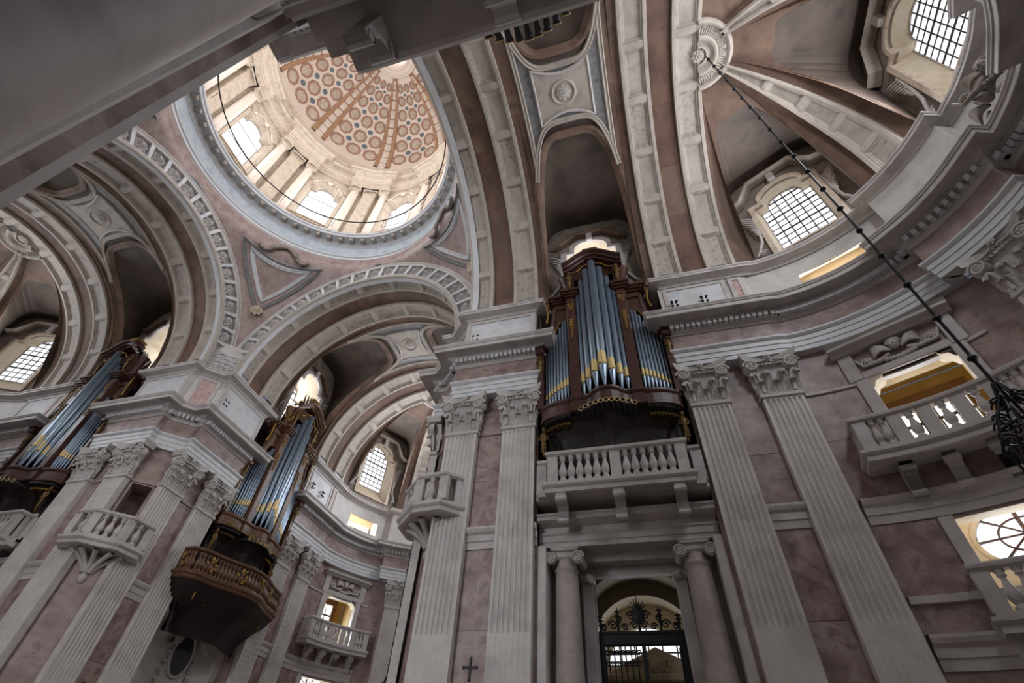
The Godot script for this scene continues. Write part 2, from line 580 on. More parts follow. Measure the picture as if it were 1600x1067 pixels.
# ---- entablature and attic along a path of the wall faces
const P_ARCHI := [[-0.35, 11.8], [0.0, 11.8], [0.0, 11.95], [0.025, 11.96], [0.025, 12.13], [0.05, 12.14], [0.05, 12.29], [0.08, 12.31], [0.13, 12.37], [0.13, 12.43], [0.0, 12.45]]
const P_FRIEZE := [[0.0, 12.43], [0.0, 13.09]]
const P_CORNICE := [[0.0, 13.07], [0.05, 13.08], [0.05, 13.13], [0.1, 13.19], [0.14, 13.2], [0.14, 13.38], [0.2, 13.39], [0.28, 13.46], [0.32, 13.475], [0.6, 13.475], [0.62, 13.455], [0.65, 13.455], [0.66, 13.48], [0.66, 13.6], [0.69, 13.61], [0.7, 13.64], [0.73, 13.68], [0.73, 13.72], [-0.35, 13.8]]
const P_ATTIC := [[-0.06, 13.73], [-0.06, 13.95], [-0.1, 13.97], [-0.1, 15.72]]
const P_ATTIC_C := [[-0.1, 15.66], [-0.06, 15.67], [-0.05, 15.71], [0.0, 15.76], [0.06, 15.77], [0.16, 15.8], [0.24, 15.81], [0.24, 15.9], [0.26, 15.91], [0.28, 15.95], [0.28, 15.98], [-0.5, 16.0]]

func entablature(t: Node3D, path: PackedVector2Array, xf := TA) -> void:
	part(t, "architrave", sweep(MB.new(), P_ARCHI, path).mesh(), ma.pale, xf)
	part(t, "frieze", sweep(MB.new(), P_FRIEZE, path).mesh(), ma.pink, xf)
	part(t, "cornice", sweep(MB.new(), P_CORNICE, path).mesh(), ma.marble_b, xf)
	part(t, "attic", sweep(MB.new(), P_ATTIC, path).mesh(), ma.marble, xf)
	part(t, "attic_cornice", sweep(MB.new(), P_ATTIC_C, path).mesh(), ma.marble_b, xf)
	# dentils, too small to count from below
	var d := MB.new()
	for i in path.size() - 1:
		var a := path[i]
		var b := path[i + 1]
		var dirv := (b - a).normalized()
		var nrm := Vector2(dirv.y, -dirv.x)
		var len := a.distance_to(b)
		if len < 0.05: continue
		var n := maxi(1, int(round(len / 0.165)))
		for k in n:
			var c := a + dirv * (len * (k + 0.5) / n)
			d.box(Vector3(-0.058, 13.2, 0.12), Vector3(0.058, 13.375, 0.29), Transform3D(Basis(Vector3(dirv.x, 0, dirv.y), Vector3.UP, Vector3(nrm.x, 0, nrm.y)), Vector3(c.x, 0, c.y)))
	part(t, "dentils", d.mesh(), ma.pale, xf).set_meta("kind", "stuff")

# a framed slab on the attic, facing the own +z of xf
func attic_panel(t: Node3D, x0: float, x1: float, m: Material, xf: Transform3D, y0 := 14.0, y1 := 15.6) -> void:
	var f := MB.new()
	var o := PackedVector2Array([Vector2(x0, y0), Vector2(x1, y0), Vector2(x1, y1), Vector2(x0, y1)])
	var w := 0.13
	var i := PackedVector2Array([Vector2(x0 + w, y0 + w), Vector2(x1 - w, y0 + w), Vector2(x1 - w, y1 - w), Vector2(x0 + w, y1 - w)])
	loft(f, o, 0.0, o, 0.045, xf)
	loft(f, o, 0.045, i, 0.045, xf)
	loft(f, i, 0.045, i, 0.0, xf)
	part(t, "panel_frame", f.mesh(), ma.marble_b)
	part(t, "panel", MB.new().slab(i, 0.0, 0.012, xf).mesh(), m)

func quatrefoil(t: Node3D, x: float, y: float, xf: Transform3D) -> void:
	for k in 4:
		part(t, "vent_hole", geo.vent, ma.black, xf * Transform3D(Basis.IDENTITY, Vector3(x + (0.09 if k & 1 else -0.09), y + (0.11 if k & 2 else -0.11), 0.014)))

func string_band(m: MB, path: PackedVector2Array, y: float) -> void:
	sweep(m, [[-0.1, y], [0.04, y], [0.05, y + 0.18], [0.08, y + 0.2], [0.08, y + 0.36], [0.14, y + 0.42], [0.17, y + 0.5], [0.17, y + 0.56], [-0.1, y + 0.6]], path)

func cross_mesh() -> ArrayMesh:
	var m := MB.new()
	m.cbox(Vector3(-0.026, -0.2, 0), Vector3(0.026, 0.2, 0.03), 0.006)
	m.cbox(Vector3(-0.15, 0.0, 0.0), Vector3(0.15, 0.05, 0.028), 0.006)
	for p in [Vector3(0, 0.2, 0.015), Vector3(0, -0.2, 0.015), Vector3(0.15, 0.025, 0.015), Vector3(-0.15, 0.025, 0.015)]: m.ball(p, Vector3(0.04, 0.04, 0.015), 6)
	return m.mesh()

# ---- balusters and balconies
func build_balustrade() -> void:
	geo.baluster = MB.new().lathe([[0.0, 0.0], [0.1, 0.0], [0.1, 0.07], [0.07, 0.08], [0.06, 0.11], [0.09, 0.15], [0.118, 0.23], [0.11, 0.31], [0.07, 0.43], [0.05, 0.52], [0.05, 0.56], [0.08, 0.58], [0.08, 0.61], [0.06, 0.63], [0.095, 0.66], [0.095, 0.7], [0.0, 0.7]], 12).mesh(true)
	geo.vent = MB.new().lathe([[0.0, 0.0], [0.055, 0.0], [0.055, -0.012]], 12, 0, TAU, Transform3D(Basis(Vector3.RIGHT, PI / 2), Vector3.ZERO)).mesh()
	# scrolled corbel, own top at y 0, projects 0.42 towards +z
	var m := MB.new()
	var o := PackedVector2Array([Vector2(0, 0), Vector2(0.42, 0), Vector2(0.42, -0.12), Vector2(0.4, -0.2), Vector2(0.33, -0.26), Vector2(0.24, -0.3), Vector2(0.16, -0.4), Vector2(0.13, -0.52), Vector2(0.15, -0.62), Vector2(0.1, -0.7), Vector2(0.0, -0.72)])
	m.slab(o, 0.0, 0.26, Transform3D(Basis(Vector3(0, 0, 1), Vector3(0, 1, 0), Vector3(-1, 0, 0)), Vector3(0.13, 0, 0)), 0.012)
	m.slab(o, 0.26, 0.0, Transform3D(Basis(Vector3(0, 0, 1), Vector3(0, 1, 0), Vector3(-1, 0, 0)), Vector3(0.13, 0, 0)), 0.012)
	m.tube([Vector3(-0.15, -0.14, 0.34), Vector3(0.15, -0.14, 0.34)], 0.09, 10)
	m.tube([Vector3(-0.14, -0.62, 0.1), Vector3(0.14, -0.62, 0.1)], 0.07, 10)
	geo.corbel = m.mesh()

# a stone balcony along a plan path (out to the left), slab underside at y0; dies: path distances of the pedestals
func balcony(t: Node3D, path: PackedVector2Array, y0: float, dies: Array, m: Material, xf := TA, per := 0.2, height := 0.92) -> void:
	var s := [[-0.55, y0 + 0.02], [0.0, y0], [0.06, y0 + 0.02], [0.06, y0 + 0.13], [0.09, y0 + 0.15], [0.13, y0 + 0.2], [0.13, y0 + 0.27], [-0.55, y0 + 0.27]]
	part(t, "slab", sweep(MB.new(), s, path).mesh(), m, xf)
	var yb := y0 + 0.27
	part(t, "plinth", sweep(MB.new(), [[-0.2, yb], [0.02, yb], [0.02, yb + 0.09], [-0.2, yb + 0.09], [-0.2, yb]], path).mesh(), m, xf)
	var yr := yb + height - 0.13
	part(t, "handrail", sweep(MB.new(), [[-0.19, yr], [0.0, yr], [0.02, yr + 0.03], [0.05, yr + 0.04], [0.06, yr + 0.1], [0.05, yr + 0.13], [-0.24, yr + 0.13], [-0.25, yr + 0.04], [-0.19, yr]], path).mesh(), m, xf)
	var run := [0.0]
	for i in path.size() - 1: run.append(run[-1] + path[i].distance_to(path[i + 1]))
	var spot := func(d: float) -> Transform3D:
		var i := 0
		while i < path.size() - 2 and run[i + 1] < d: i += 1
		var dirv := (path[i + 1] - path[i]).normalized()
		var p = path[i] + dirv * (d - run[i])
		var nrm := Vector2(dirv.y, -dirv.x)
		return Transform3D(Basis(Vector3(-dirv.x, 0, -dirv.y), Vector3.UP, Vector3(nrm.x, 0, nrm.y)), Vector3(p.x, 0, p.y))
	var die := MB.new()
	die.cbox(Vector3(-0.14, yb + 0.09, -0.17), Vector3(0.14, yr, 0.0), 0.01)
	loft(die, PackedVector2Array([Vector2(-0.1, yb + 0.15), Vector2(0.1, yb + 0.15), Vector2(0.1, yr - 0.05), Vector2(-0.1, yr - 0.05)]), 0.001, PackedVector2Array([Vector2(-0.08, yb + 0.17), Vector2(0.08, yb + 0.17), Vector2(0.08, yr - 0.07), Vector2(-0.08, yr - 0.07)]), -0.015)
	var dm := die.mesh()
	for d in dies: part(t, "pedestal", dm, m, xf * spot.call(clampf(d, 0.01, run[-1] - 0.01)))
	var sc := (yr - yb - 0.09) / 0.7
	for i in dies.size() - 1:
		var a: float = dies[i] + 0.16
		var b: float = dies[i + 1] - 0.16
		var n := int((b - a) / per)
		for k in n:
			var bx: Transform3D = spot.call(lerpf(a, b, (k + 0.5) / n))
			part(t, "baluster", geo.baluster, m, xf * bx * Transform3D(Basis.IDENTITY.scaled(Vector3(minf(per / 0.2, 1.0), sc, minf(per / 0.2, 1.0))), Vector3(0, yb + 0.09, -0.09)))

func corbels(t: Node3D, spots: Array, m: Material, xf := TA) -> void:
	for s in spots: part(t, "corbel", geo.corbel, m, xf * s)

# marble slabs facing a wall strip, joints between them; the strip faces the own +z of xf
func wall_slabs(wall: Node3D, x0: float, x1: float, ys: Array, xf: Transform3D) -> void:
	for i in ys.size() - 1:
		if ys[i + 1] - ys[i] < 0.7: continue
		part(wall, "marble_slab", MB.new().cbox(Vector3(x0, ys[i] + 0.006, -0.02), Vector3(x1, ys[i + 1] - 0.006, 0.012), 0.004).mesh(), ma.pink if i % 2 else ma.pink_b, xf)

# ---- one crossing pier with its four pilasters, in the quadrant x > 0, z < 0 before xf
func pier(xf: Transform3D, where: String, tribune: bool, faces := 3, sink := 0.0) -> void:
	var w := MB.new()
	sweep(w, [[0, 0], [0, 11.85]], PackedVector2Array([Vector2(9.41, -7.6), Vector2(9.41, -5.77), Vector2(6.62, -5.77)]))
	sweep(w, [[0, 0], [0, 11.85]], PackedVector2Array([Vector2(5.77, -6.62), Vector2(5.77, -9.41), Vector2(7.6, -9.41)]))
	sweep(w, [[0, 10.33], [0.06, 10.34], [0.06, 10.42], [0, 10.44]], PackedVector2Array([Vector2(9.41, -5.77), Vector2(6.62, -5.77), Vector2(5.77, -6.62), Vector2(5.77, -9.41)]))
	var xc := at(6.195, 0, -6.195, -PI / 4)
	var holes := [PackedVector2Array([Vector2(-0.34, 8.0), Vector2(0.34, 8.0), Vector2(0.34, 10.28), Vector2(-0.34, 10.28)])] if tribune else []
	plate(w, PackedVector2Array([Vector2(-0.601, 0), Vector2(0.601, 0), Vector2(0.601, 11.85), Vector2(-0.601, 11.85)]), holes, -0.05, 0.0, xc)
	struct("wall_pier", "rose marble facing of the crossing pier " + where, w.mesh(), ma.pink, xf)
	wall_slabs(self.get_child(-1), 7.47, 8.3, [1.2, 2.9, 4.9, 6.76, 7.4, 8.75, 10.3], at(0, 0, -5.77))
	wall_slabs(self.get_child(-1), -8.3, -7.47, [1.2, 3.3, 5.1, 6.76, 7.4, 9.0, 10.3], Transform3D(Basis(Vector3.UP, -PI / 2), Vector3(5.77, 0, 0)))
	if tribune:
		var nb := MB.new()
		loft(nb, holes[0], 0.0, holes[0], -1.0, xc)
		nb.slab(holes[0], -1.1, -1.0, xc)
		struct("wall_tribune_recess", "doorway recess behind the tribune balcony of the pier " + where, nb.mesh(), ma.pink, xf)
	var path := PackedVector2Array([Vector2(9.41, -6.6), Vector2(9.41, -5.42), Vector2(6.46, -5.42), Vector2(6.46, -5.72), Vector2(5.72, -6.46), Vector2(5.42, -6.46), Vector2(5.42, -9.41), Vector2(6.6, -9.41)])
	var e := thing("entablature", "grey entablature with pink frieze and attic on the crossing pier " + where, "entablature", xf)
	entablature(e, path)
	var fa := at(0, 0, -5.52)
	var fb := Transform3D(Basis(Vector3.UP, -PI / 2), Vector3(5.52, 0, 0))
	attic_panel(e, 6.6, 9.26, ma.pale, fa)
	attic_panel(e, -9.26, -6.6, ma.pale, fb * Transform3D(Basis.IDENTITY, Vector3.ZERO))
	attic_panel(e, -0.44, 0.44, ma.rose, at(6.16, 0, -6.16, -PI / 4))
	quatrefoil(e, 6.95, 14.75, fa)
	# frieze slab on the cut corner and bands between the pilasters
	var sb := MB.new()
	string_band(sb, PackedVector2Array([Vector2(8.3, -5.77), Vector2(7.46, -5.77)]), 6.78)
	string_band(sb, PackedVector2Array([Vector2(5.77, -7.46), Vector2(5.77, -8.3)]), 6.78)
	string_band(sb, PackedVector2Array([Vector2(9.41, -5.77), Vector2(9.33, -5.77)]), 6.78)
	struct("trim_band", "moulded grey band between the paired pilasters of the pier " + where, sb.mesh(), ma.marble_b, xf)
	for k in 4:
		if (k < 2 and not faces & 1) or (k > 1 and not faces & 2): continue
		var d: float = [6.956, 8.819, 6.956, 8.819][k]
		var px := at(d, 0, -5.55) if k < 2 else Transform3D(Basis(Vector3.UP, -PI / 2), Vector3(5.55 + sink, 0, -d))
		pilaster(xf * px, "fluted grey marble pilaster, pier %s, %s" % [where, ["by its cut corner", "by the organ bay", "second face, by its cut corner", "second face, by the organ bay"][k]])
	if faces & 1:
		solo("wall_cross", "small dark iron cross on rose wall of the pier " + where, "cross", geo.cross, ma.iron, xf * at(7.9, 4.15, -5.765))
	if faces & 2:
		solo("wall_cross", "small dark iron cross on the second face of the pier " + where, "cross", geo.cross, ma.iron, xf * Transform3D(Basis(Vector3.UP, -PI / 2), Vector3(5.765, 4.15, -7.9)))
	if tribune:
		var t := thing("tribune_balcony", "small angular marble balcony on the cut corner of the pier " + where, "balcony", xf * xc)
		var p := PackedVector2Array([Vector2(1.15, -0.35), Vector2(1.15, 0.3), Vector2(0.55, 0.8), Vector2(-0.55, 0.8), Vector2(-1.15, 0.3), Vector2(-1.15, -0.35)])
		balcony(t, p, 7.66, [0.1, 0.65, 1.43, 2.53, 3.31, 3.86], ma.marble_b, TA, 0.24)
		part(t, "underside", MB.new().slab(PackedVector2Array([Vector2(1.15, -0.3), Vector2(1.15, 0.3), Vector2(0.55, 0.8), Vector2(-0.55, 0.8), Vector2(-1.15, 0.3), Vector2(-1.15, -0.3)]), 0.0, 0.2, Transform3D(Basis(Vector3(1, 0, 0), Vector3(0, 0, 1), Vector3(0, -1, 0)), Vector3(0, 7.88, 0))).mesh(), ma.marble_b)
		# fan of brackets gathered on a turned pendant
		var fan := MB.new()
		for k in 5:
			var a := (k - 2) * 0.62
			var pts := []
			for i in 7:
				var f := i / 6.0
				var r := lerpf(0.12, 0.82, f)
				pts.append(Vector3(sin(a) * r, 7.08 + 0.6 * pow(f, 0.6), cos(a) * r * 0.85 - 0.02))
			fan.tube(pts, [0.09, 0.085, 0.08, 0.085, 0.09, 0.1, 0.11], 6)
		part(t, "bracket_fan", fan.mesh(true), ma.marble_b)
		part(t, "pendant", MB.new().lathe([[0.0, 6.72], [0.07, 6.74], [0.13, 6.84], [0.14, 6.95], [0.09, 7.02], [0.15, 7.07], [0.16, 7.14], [0.1, 7.2], [0.0, 7.2]], 14).mesh(true), ma.marble_b)

# ---- vaults of one arm
func lun_h(u: float, hw: float, h0: float, p := 5.0) -> float:
	return h0 * pow(maxf(0.0, 1.0 - pow(absf(u) / hw, p)), 1.0 / p)

func build_rib() -> void:
	var w := 1.02
	var m := MB.new()
	for s in [0, 1]:
		var a := 0.0 if s == 0 else w - 0.15
		arch(m, [[RV + 0.02, a], [RR + 0.03, a], [RR, a + 0.02], [RR, a + 0.13], [RR + 0.03, a + 0.15], [RV, a + 0.15]], 0, 180, 60, 0.4)
	geo.rib_edges = m.mesh()
	m = MB.new()
	arch(m, [[RV, 0.14], [RR + 0.02, 0.14], [RR + 0.02, w - 0.14], [RV, w - 0.14]], -1.3, 1.3, 3)
	for e in [-1.3, 1.3]:
		var t := deg_to_rad(e)
		var c := Vector3(0, sin(t), -cos(t))
		var o := Vector3(0, YS, 0)
		m.quad(o + c * (RR + 0.02) + Vector3(0.14, 0, 0), o + c * RV + Vector3(0.14, 0, 0), o + c * RV + Vector3(w - 0.14, 0, 0), o + c * (RR + 0.02) + Vector3(w - 0.14, 0, 0))
	geo.rib_bar = m.mesh()
	# sunk coffer field with a stepped moulding, spans 17.4 degrees about 0
	m = MB.new()
	var steps := [[0.15, 8.7, RR + 0.05], [0.2, 8.2, RR + 0.055], [0.215, 8.05, RR + 0.095], [0.25, 7.7, RR + 0.1], [0.262, 7.58, RR + 0.125]]
	var ringp := func(s: Array) -> PackedVector3Array:
		var o := PackedVector3Array()
		for i in 9: 
			var t := deg_to_rad(lerpf(-s[1], s[1], i / 8.0))
			o.append(Vector3(s[0], YS + s[2] * sin(t), -s[2] * cos(t)))
		for i in 9:
			var t := deg_to_rad(lerpf(s[1], -s[1], i / 8.0))
			o.append(Vector3(w - s[0], YS + s[2] * sin(t), -s[2] * cos(t)))
		return o
	var rows := []
	for s in steps: rows.append(ringp.call(s))
	m.grid(rows, true)
	var last: PackedVector3Array = rows[-1]
	for i in 8: m.quad(last[i], last[i + 1], last[16 - i], last[17 - i])
	geo.coffer = m.mesh()

func vault_rib(xf: Transform3D, x0: float, label: String) -> void:
	var t := thing("vault_rib", label, "arch rib", xf * at(x0, 0, 0))
	part(t, "edge_moulding", geo.rib_edges, ma.rib)
	for k in 9:
		part(t, "coffer_panel", geo.coffer, ma.rib if k % 3 else ma.rib_b, roll(10 + 20 * k))
		if k: part(t, "cross_bar", geo.rib_bar, ma.rib, roll(20 * k))
	for s in [1.0, -1.0]:   # foot blocks standing on the attic
		part(t, "foot_block", MB.new().box(Vector3(0.13, YS - 0.4, -RV * s), Vector3(0.89, YS + 0.02, -(RR + 0.05) * s)).mesh(), ma.rib)

func band(xf: Transform3D, x0: float, x1: float, label: String, seed_: int) -> void:
	var t := struct("ceiling_band", label, arch(MB.new(), [[RV + 0.25, x0], [RV + 0.06, x0], [RV + 0.06, x1], [RV + 0.25, x1]], 0, 180, 40, 0.5).mesh(), ma.red_b, xf)
	rng.seed = seed_
	var n := 7
	var cuts := [-2.0]
	for k in n - 1: cuts.append((k + 1) * 180.0 / n + rng.randf_range(-5, 5))
	cuts.append(182.0)
	for k in n:
		var m := MB.new()
		arch(m, [[RV + 0.06, x0 + 0.002], [RV, x0 + 0.004], [RV, x1 - 0.004], [RV + 0.06, x1 - 0.002]], cuts[k] + 0.05, cuts[k + 1] - 0.05, 8)
		part(t, "stone_block", m.mesh(), ma.red if rng.randf() < 0.55 else ma.red_b)

func groin_deg(u: float) -> float:
	return rad_to_deg(asin(clampf(lun_h(u, 1.93, 5.5) / RV, 0.0, 1.0)))

func on_vault(x: float, deg: float, r := RV) -> Vector3:
	var t := deg_to_rad(deg)
	return Vector3(x, YS + r * sin(t), -r * cos(t))

func vault_normal(deg: float) -> Vector3:
	var t := deg_to_rad(deg)
	return Vector3(0, -sin(t), cos(t))

const OPEN_W := 1.06
func organ_bay_vault(xf: Transform3D, where: String, light: float) -> void:
	var us := []
	for i in 33: us.append(1.93 * sin(PI * (i / 32.0 - 0.5)))
	var field := MB.new()
	var side := MB.new()
	for i in 32:
		var a: float = us[i]
		var b: float = us[i + 1]
		var m := field if absf(a + b) * 0.5 < 1.62 else side
		var ra := PackedVector3Array()
		var rb := PackedVector3Array()
		for k in 21:
			ra.append(on_vault(XM + a, lerpf(groin_deg(a), 180 - groin_deg(a), k / 20.0)))
			rb.append(on_vault(XM + b, lerpf(groin_deg(b), 180 - groin_deg(b), k / 20.0)))
		m.grid([ra, rb])
	struct("ceiling_crown", "blue grey marble crown field of the organ bay vault " + where, field.mesh(), ma.slate, xf)
	struct("ceiling_crown_edge", "narrow red brown strips beside the crown field " + where, side.mesh(), ma.red, xf)
	var t := thing("crown_panel", "white framed vault panel with round rosette above the organ " + where, "vault panel", xf)
	# frame: two straight sides and the mouldings that follow both lunette edges
	var prof := [[-0.1, 0.0], [-0.1, 0.05], [-0.06, 0.08], [-0.02, 0.06], [0.03, 0.06], [0.06, 0.09], [0.1, 0.05], [0.1, 0.0]]
	for s in [-1.0, 1.0]:
		var pts := []
		var ns := []
		for k in 25:
			var g := groin_deg(1.6)
			var d := lerpf(g, 180 - g, k / 24.0)
			pts.append(on_vault(XM + s * 1.62, d)); ns.append(vault_normal(d))
		part(t, "frame_side", MB.new().ribbon(pts, ns, prof).mesh(), ma.rib)
		pts = []
		ns = []
		for i in 31:
			var u := lerpf(-1.72, 1.72, i / 30.0)
			var d := groin_deg(u) + 1.4
			pts.append(on_vault(XM + u, d if s < 0 else 180 - d)); ns.append(vault_normal(d if s < 0 else 180 - d))
		part(t, "lunette_edge", MB.new().ribbon(pts, ns, prof).mesh(), ma.rib)
	# inner plate with hollow ends
	var rows := []
	var rim := []
	var rim_n := []
	var n := 17
	for i in n:
		var u := lerpf(-1.08, 1.08, i / float(n - 1))
		var zz := 0.72 + 0.36 * pow(absf(u) / 1.08, 1.8)
		var d0 := rad_to_deg(acos(zz / RV))
		var row := PackedVector3Array()
		for k in 11: row.append(on_vault(XM + u, lerpf(d0, 180 - d0, k / 10.0), RV - 0.05))
		rows.append(row)
	part(t, "plate", MB.new().grid(rows).mesh(), ma.rib)
	for i in n: rim.append(rows[i][0])
	for k in range(1, 11): rim.append(rows[n - 1][k])
	for i in range(n - 2, -1, -1): rim.append(rows[i][10])
	for k in range(9, 0, -1): rim.append(rows[0][k])
	for p in rim: rim_n.append(Vector3(0, -(p.y - YS), -p.z).normalized())
	part(t, "plate_rim", MB.new().ribbon(rim, rim_n, [[-0.05, -0.05], [-0.05, 0.02], [-0.01, 0.05], [0.05, 0.01], [0.05, -0.05]], true).mesh(), ma.marble_b)
	var ro := MB.new()
	ro.lathe([[0.52, 0.06], [0.52, 0.0], [0.44, -0.05], [0.38, 0.0], [0.36, 0.03], [0.3, 0.02], [0.26, -0.03], [0.22, 0.0], [0.2, 0.05]], 36)
	part(t, "rosette_ring", ro.mesh(), ma.rib, at(XM, YS + RV - 0.06, 0))
	part(t, "rosette", geo.rosette, ma.marble_b, Transform3D(Basis(Vector3.RIGHT, PI / 2), Vector3(XM, YS + RV - 0.05, 0)))
	# the lunettes on both sides
	for s in [1.0, -1.0]:
		var lx := xf if s > 0 else xf * TF
		var so := MB.new()
		var r0 := PackedVector3Array()
		var r1 := PackedVector3Array()
		var r2 := PackedVector3Array()
		var wall := PackedVector2Array([Vector2(XM + 2.2, 15.9), Vector2(XM - 2.2, 15.9), Vector2(XM - 2.2, YS)])
		for u in us:
			var g := on_vault(XM + u, groin_deg(u))
			r0.append(g)
			r1.append(Vector3(g.x, g.y - 0.02, g.z - 0.25))
			r2.append(Vector3(XM + u * 1.1, YS + lun_h(u, 1.93, 5.5) + 0.1, -6.02))
			wall.append(Vector2(r2[-1].x, r2[-1].y))
		wall.append(Vector2(XM + 2.2, YS))
		so.grid([r0, r1, r2])
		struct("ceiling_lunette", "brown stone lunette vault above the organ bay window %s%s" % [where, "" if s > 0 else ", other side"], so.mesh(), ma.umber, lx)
		var pts := []
		var ns := []
		for i in us.size():
			var q: Vector3 = r1[i]
			pts.append(Vector3(XM + us[i] * 0.985, q.y - 0.03, minf(q.z - 0.12, -1.3))); ns.append(Vector3(-us[i] * 0.35, -1, 0).normalized())
		struct("trim_lunette", "reddish moulded arch inside the lunette %s%s" % [where, "" if s > 0 else ", other side"], MB.new().ribbon(pts, ns, [[-0.16, 0.0], [-0.16, 0.06], [-0.05, 0.1], [0.05, 0.06], [0.16, 0.05], [0.16, 0.0]]).mesh(), ma.red, lx)
		var hole := window_outline(OPEN_W, 16.1, 19.62, 0.72, 19.9)
		for i in hole.size(): hole[i].x += XM
		var wm := plate(MB.new(), wall, [hole], -6.1, -6.02)
		struct("wall_lunette", "grey wall round the arched organ bay window %s%s" % [where, "" if s > 0 else ", other side"], wm.mesh(), ma.stone, lx)
		bay_window(lx, where + ("" if s > 0 else ", other side"), hole, light)

func bay_window(lx: Transform3D, where: String, hole: PackedVector2Array, light: float) -> void:
	var inner := PackedVector2Array()
	for p in hole: inner.append(Vector2(XM + (p.x - XM) * 0.82, 16.1 + (p.y - 16.1) * 0.94))
	var em := MB.new()
	loft(em, hole, -6.02, inner, -7.4)
	struct("wall_window_recess", "cream stone window reveal above the organ " + where, em.mesh(), ma.plaster, lx)
	var t := thing("bay_window", "arched window behind the organ top " + where, "window", lx)
	var su := MB.new()
	var q := hole
	var o := PackedVector2Array()
	for p in hole: o.append(Vector2(XM + (p.x - XM) * 1.2 + signf(p.x - XM) * 0.05, p.y + (0.16 if p.y > 17 else 0.0)))
	loft(su, q, -6.03, q, -5.9)
	loft(su, q, -5.9, o, -5.9)
	loft(su, o, -5.9, o, -6.03)
	part(t, "surround", su.mesh(), ma.marble_b)
	# bent pediment with a keystone
	var hood := PackedVector2Array([Vector2(XM - 1.6, 20.25), Vector2(XM - 1.35, 20.3), Vector2(XM - 0.6, 20.95), Vector2(XM + 0.6, 20.95), Vector2(XM + 1.35, 20.3), Vector2(XM + 1.6, 20.25)])
	var pts := []
	var ns := []
	for p in hood:
		pts.append(Vector3(p.x, p.y, -5.98)); ns.append(Vector3(0, 0, 1))
	part(t, "hood_mould", MB.new().ribbon(pts, ns, [[-0.12, 0.0], [-0.12, 0.18], [-0.06, 0.26], [0.04, 0.28], [0.1, 0.2], [0.12, 0.0]]).mesh(), ma.red)
	part(t, "keystone", MB.new().cbox(Vector3(XM - 0.14, 20.35, -6.0), Vector3(XM + 0.14, 20.85, -5.75), 0.04).mesh(), ma.marble_b)
	var f := MB.new()
	for s in [-1.0, 1.0]:   # feathered plumes carved beside the window
		for k in 7:
			var pl := []
			for i in 7:
				var g := i / 6.0
				pl.append(Vector3(XM + s * (1.2 + 0.1 * k * g * 0.5 + 0.45 * sin(g * 1.6) * (0.35 + 0.12 * k)), 17.9 + 0.22 * k + 0.9 * g - 0.5 * g * g, -5.96 + 0.05 * sin(g * PI)))
			f.tube(pl, [0.03, 0.05, 0.055, 0.05, 0.045, 0.035, 0.015], 5)
		f.tube([Vector3(XM + s * 1.15, 18.9, -5.95), Vector3(XM + s * 1.22, 18.2, -5.93), Vector3(XM + s * 1.35, 17.6, -5.93), Vector3(XM + s * 1.62, 17.1, -5.93), Vector3(XM + s * 1.85, 16.85, -5.93)], [0.04, 0.06, 0.07, 0.06, 0.05], 6)
		for p in spiral(1.6, 0.16, 0.03, 1): pass
		var cs := []
		for p in spiral(1.6, 0.15, 0.03, 18): cs.append(p + Vector3(XM + s * 1.62, 16.75, -5.92))
		f.tube(cs, 0.035, 5)
	part(t, "plume_carving", f.mesh(true), ma.marble_b)
	glazing(t, inner, -7.4, 6, 10, at(0, 0, 0), light * 0.3, 1.5, 3.4, Vector3(XM, 18.2, -7.3), lx)

# leaded panes filling an outline; each pane is its own part
func glazing(t: Node3D, o: PackedVector2Array, z: float, nx: int, ny: int, xf: Transform3D, light: float, lw: float, lh: float, lp: Vector3, world: Transform3D, warm := false, part_name := "pane", heavy := true) -> void:
	var x0 := 1e9
	var x1 := -1e9
	var y0 := 1e9
	var y1 := -1e9
	for p in o:
		x0 = minf(x0, p.x); x1 = maxf(x1, p.x); y0 = minf(y0, p.y); y1 = maxf(y1, p.y)
	var xs := []
	var ys := []
	for i in nx + 1: xs.append(lerpf(x0, x1, float(i) / nx))
	for i in ny + 1: ys.append(lerpf(y0, y1, float(i) / ny))
	for c in panes_cut(o, xs, ys, 0.022 if heavy else 0.008):
		part(t, part_name, MB.new().slab(c, z - 0.02, z, xf).mesh(), ma.pane_warm if warm else ma.pane)
	var bars := MB.new()
	for i in range(1, nx): bars.box(Vector3(xs[i] - 0.016, y0, z - 0.01), Vector3(xs[i] + 0.016, y1 - 0.02 - (0.5 * absf(i * 2.0 / nx - 1.0)), z + 0.012), xf)
	for i in range(1, ny):
		var thick := 0.04 if i % 3 == 0 else 0.02
		var sh := 1.0
		if ys[i] > y0 + (y1 - y0) * 0.87: sh = 0.66
		bars.box(Vector3(lerpf((x0 + x1) / 2, x0, sh), ys[i] - thick, z - 0.01), Vector3(lerpf((x0 + x1) / 2, x1, sh), ys[i] + thick, z + 0.02), xf)
	if heavy:
		part(t, "glazing_bars", bars.mesh(), ma.lead)
		var inn := PackedVector2Array()
		var c := Vector2((x0 + x1) / 2, (y0 + y1) / 2)
		for p in o: inn.append(c + (p - c) * 0.965)
		var fr := MB.new()
		loft(fr, o, z + 0.04, inn, z + 0.04, xf)
		loft(fr, inn, z + 0.04, inn, z - 0.02, xf)
		loft(fr, o, z + 0.04, o, z - 0.03, xf)
		part(t, "window_frame", fr.mesh(), ma.marble_b)
	if light > 0.0: daylight(world * xf * at(lp.x, lp.y, lp.z), lw, lh, light)

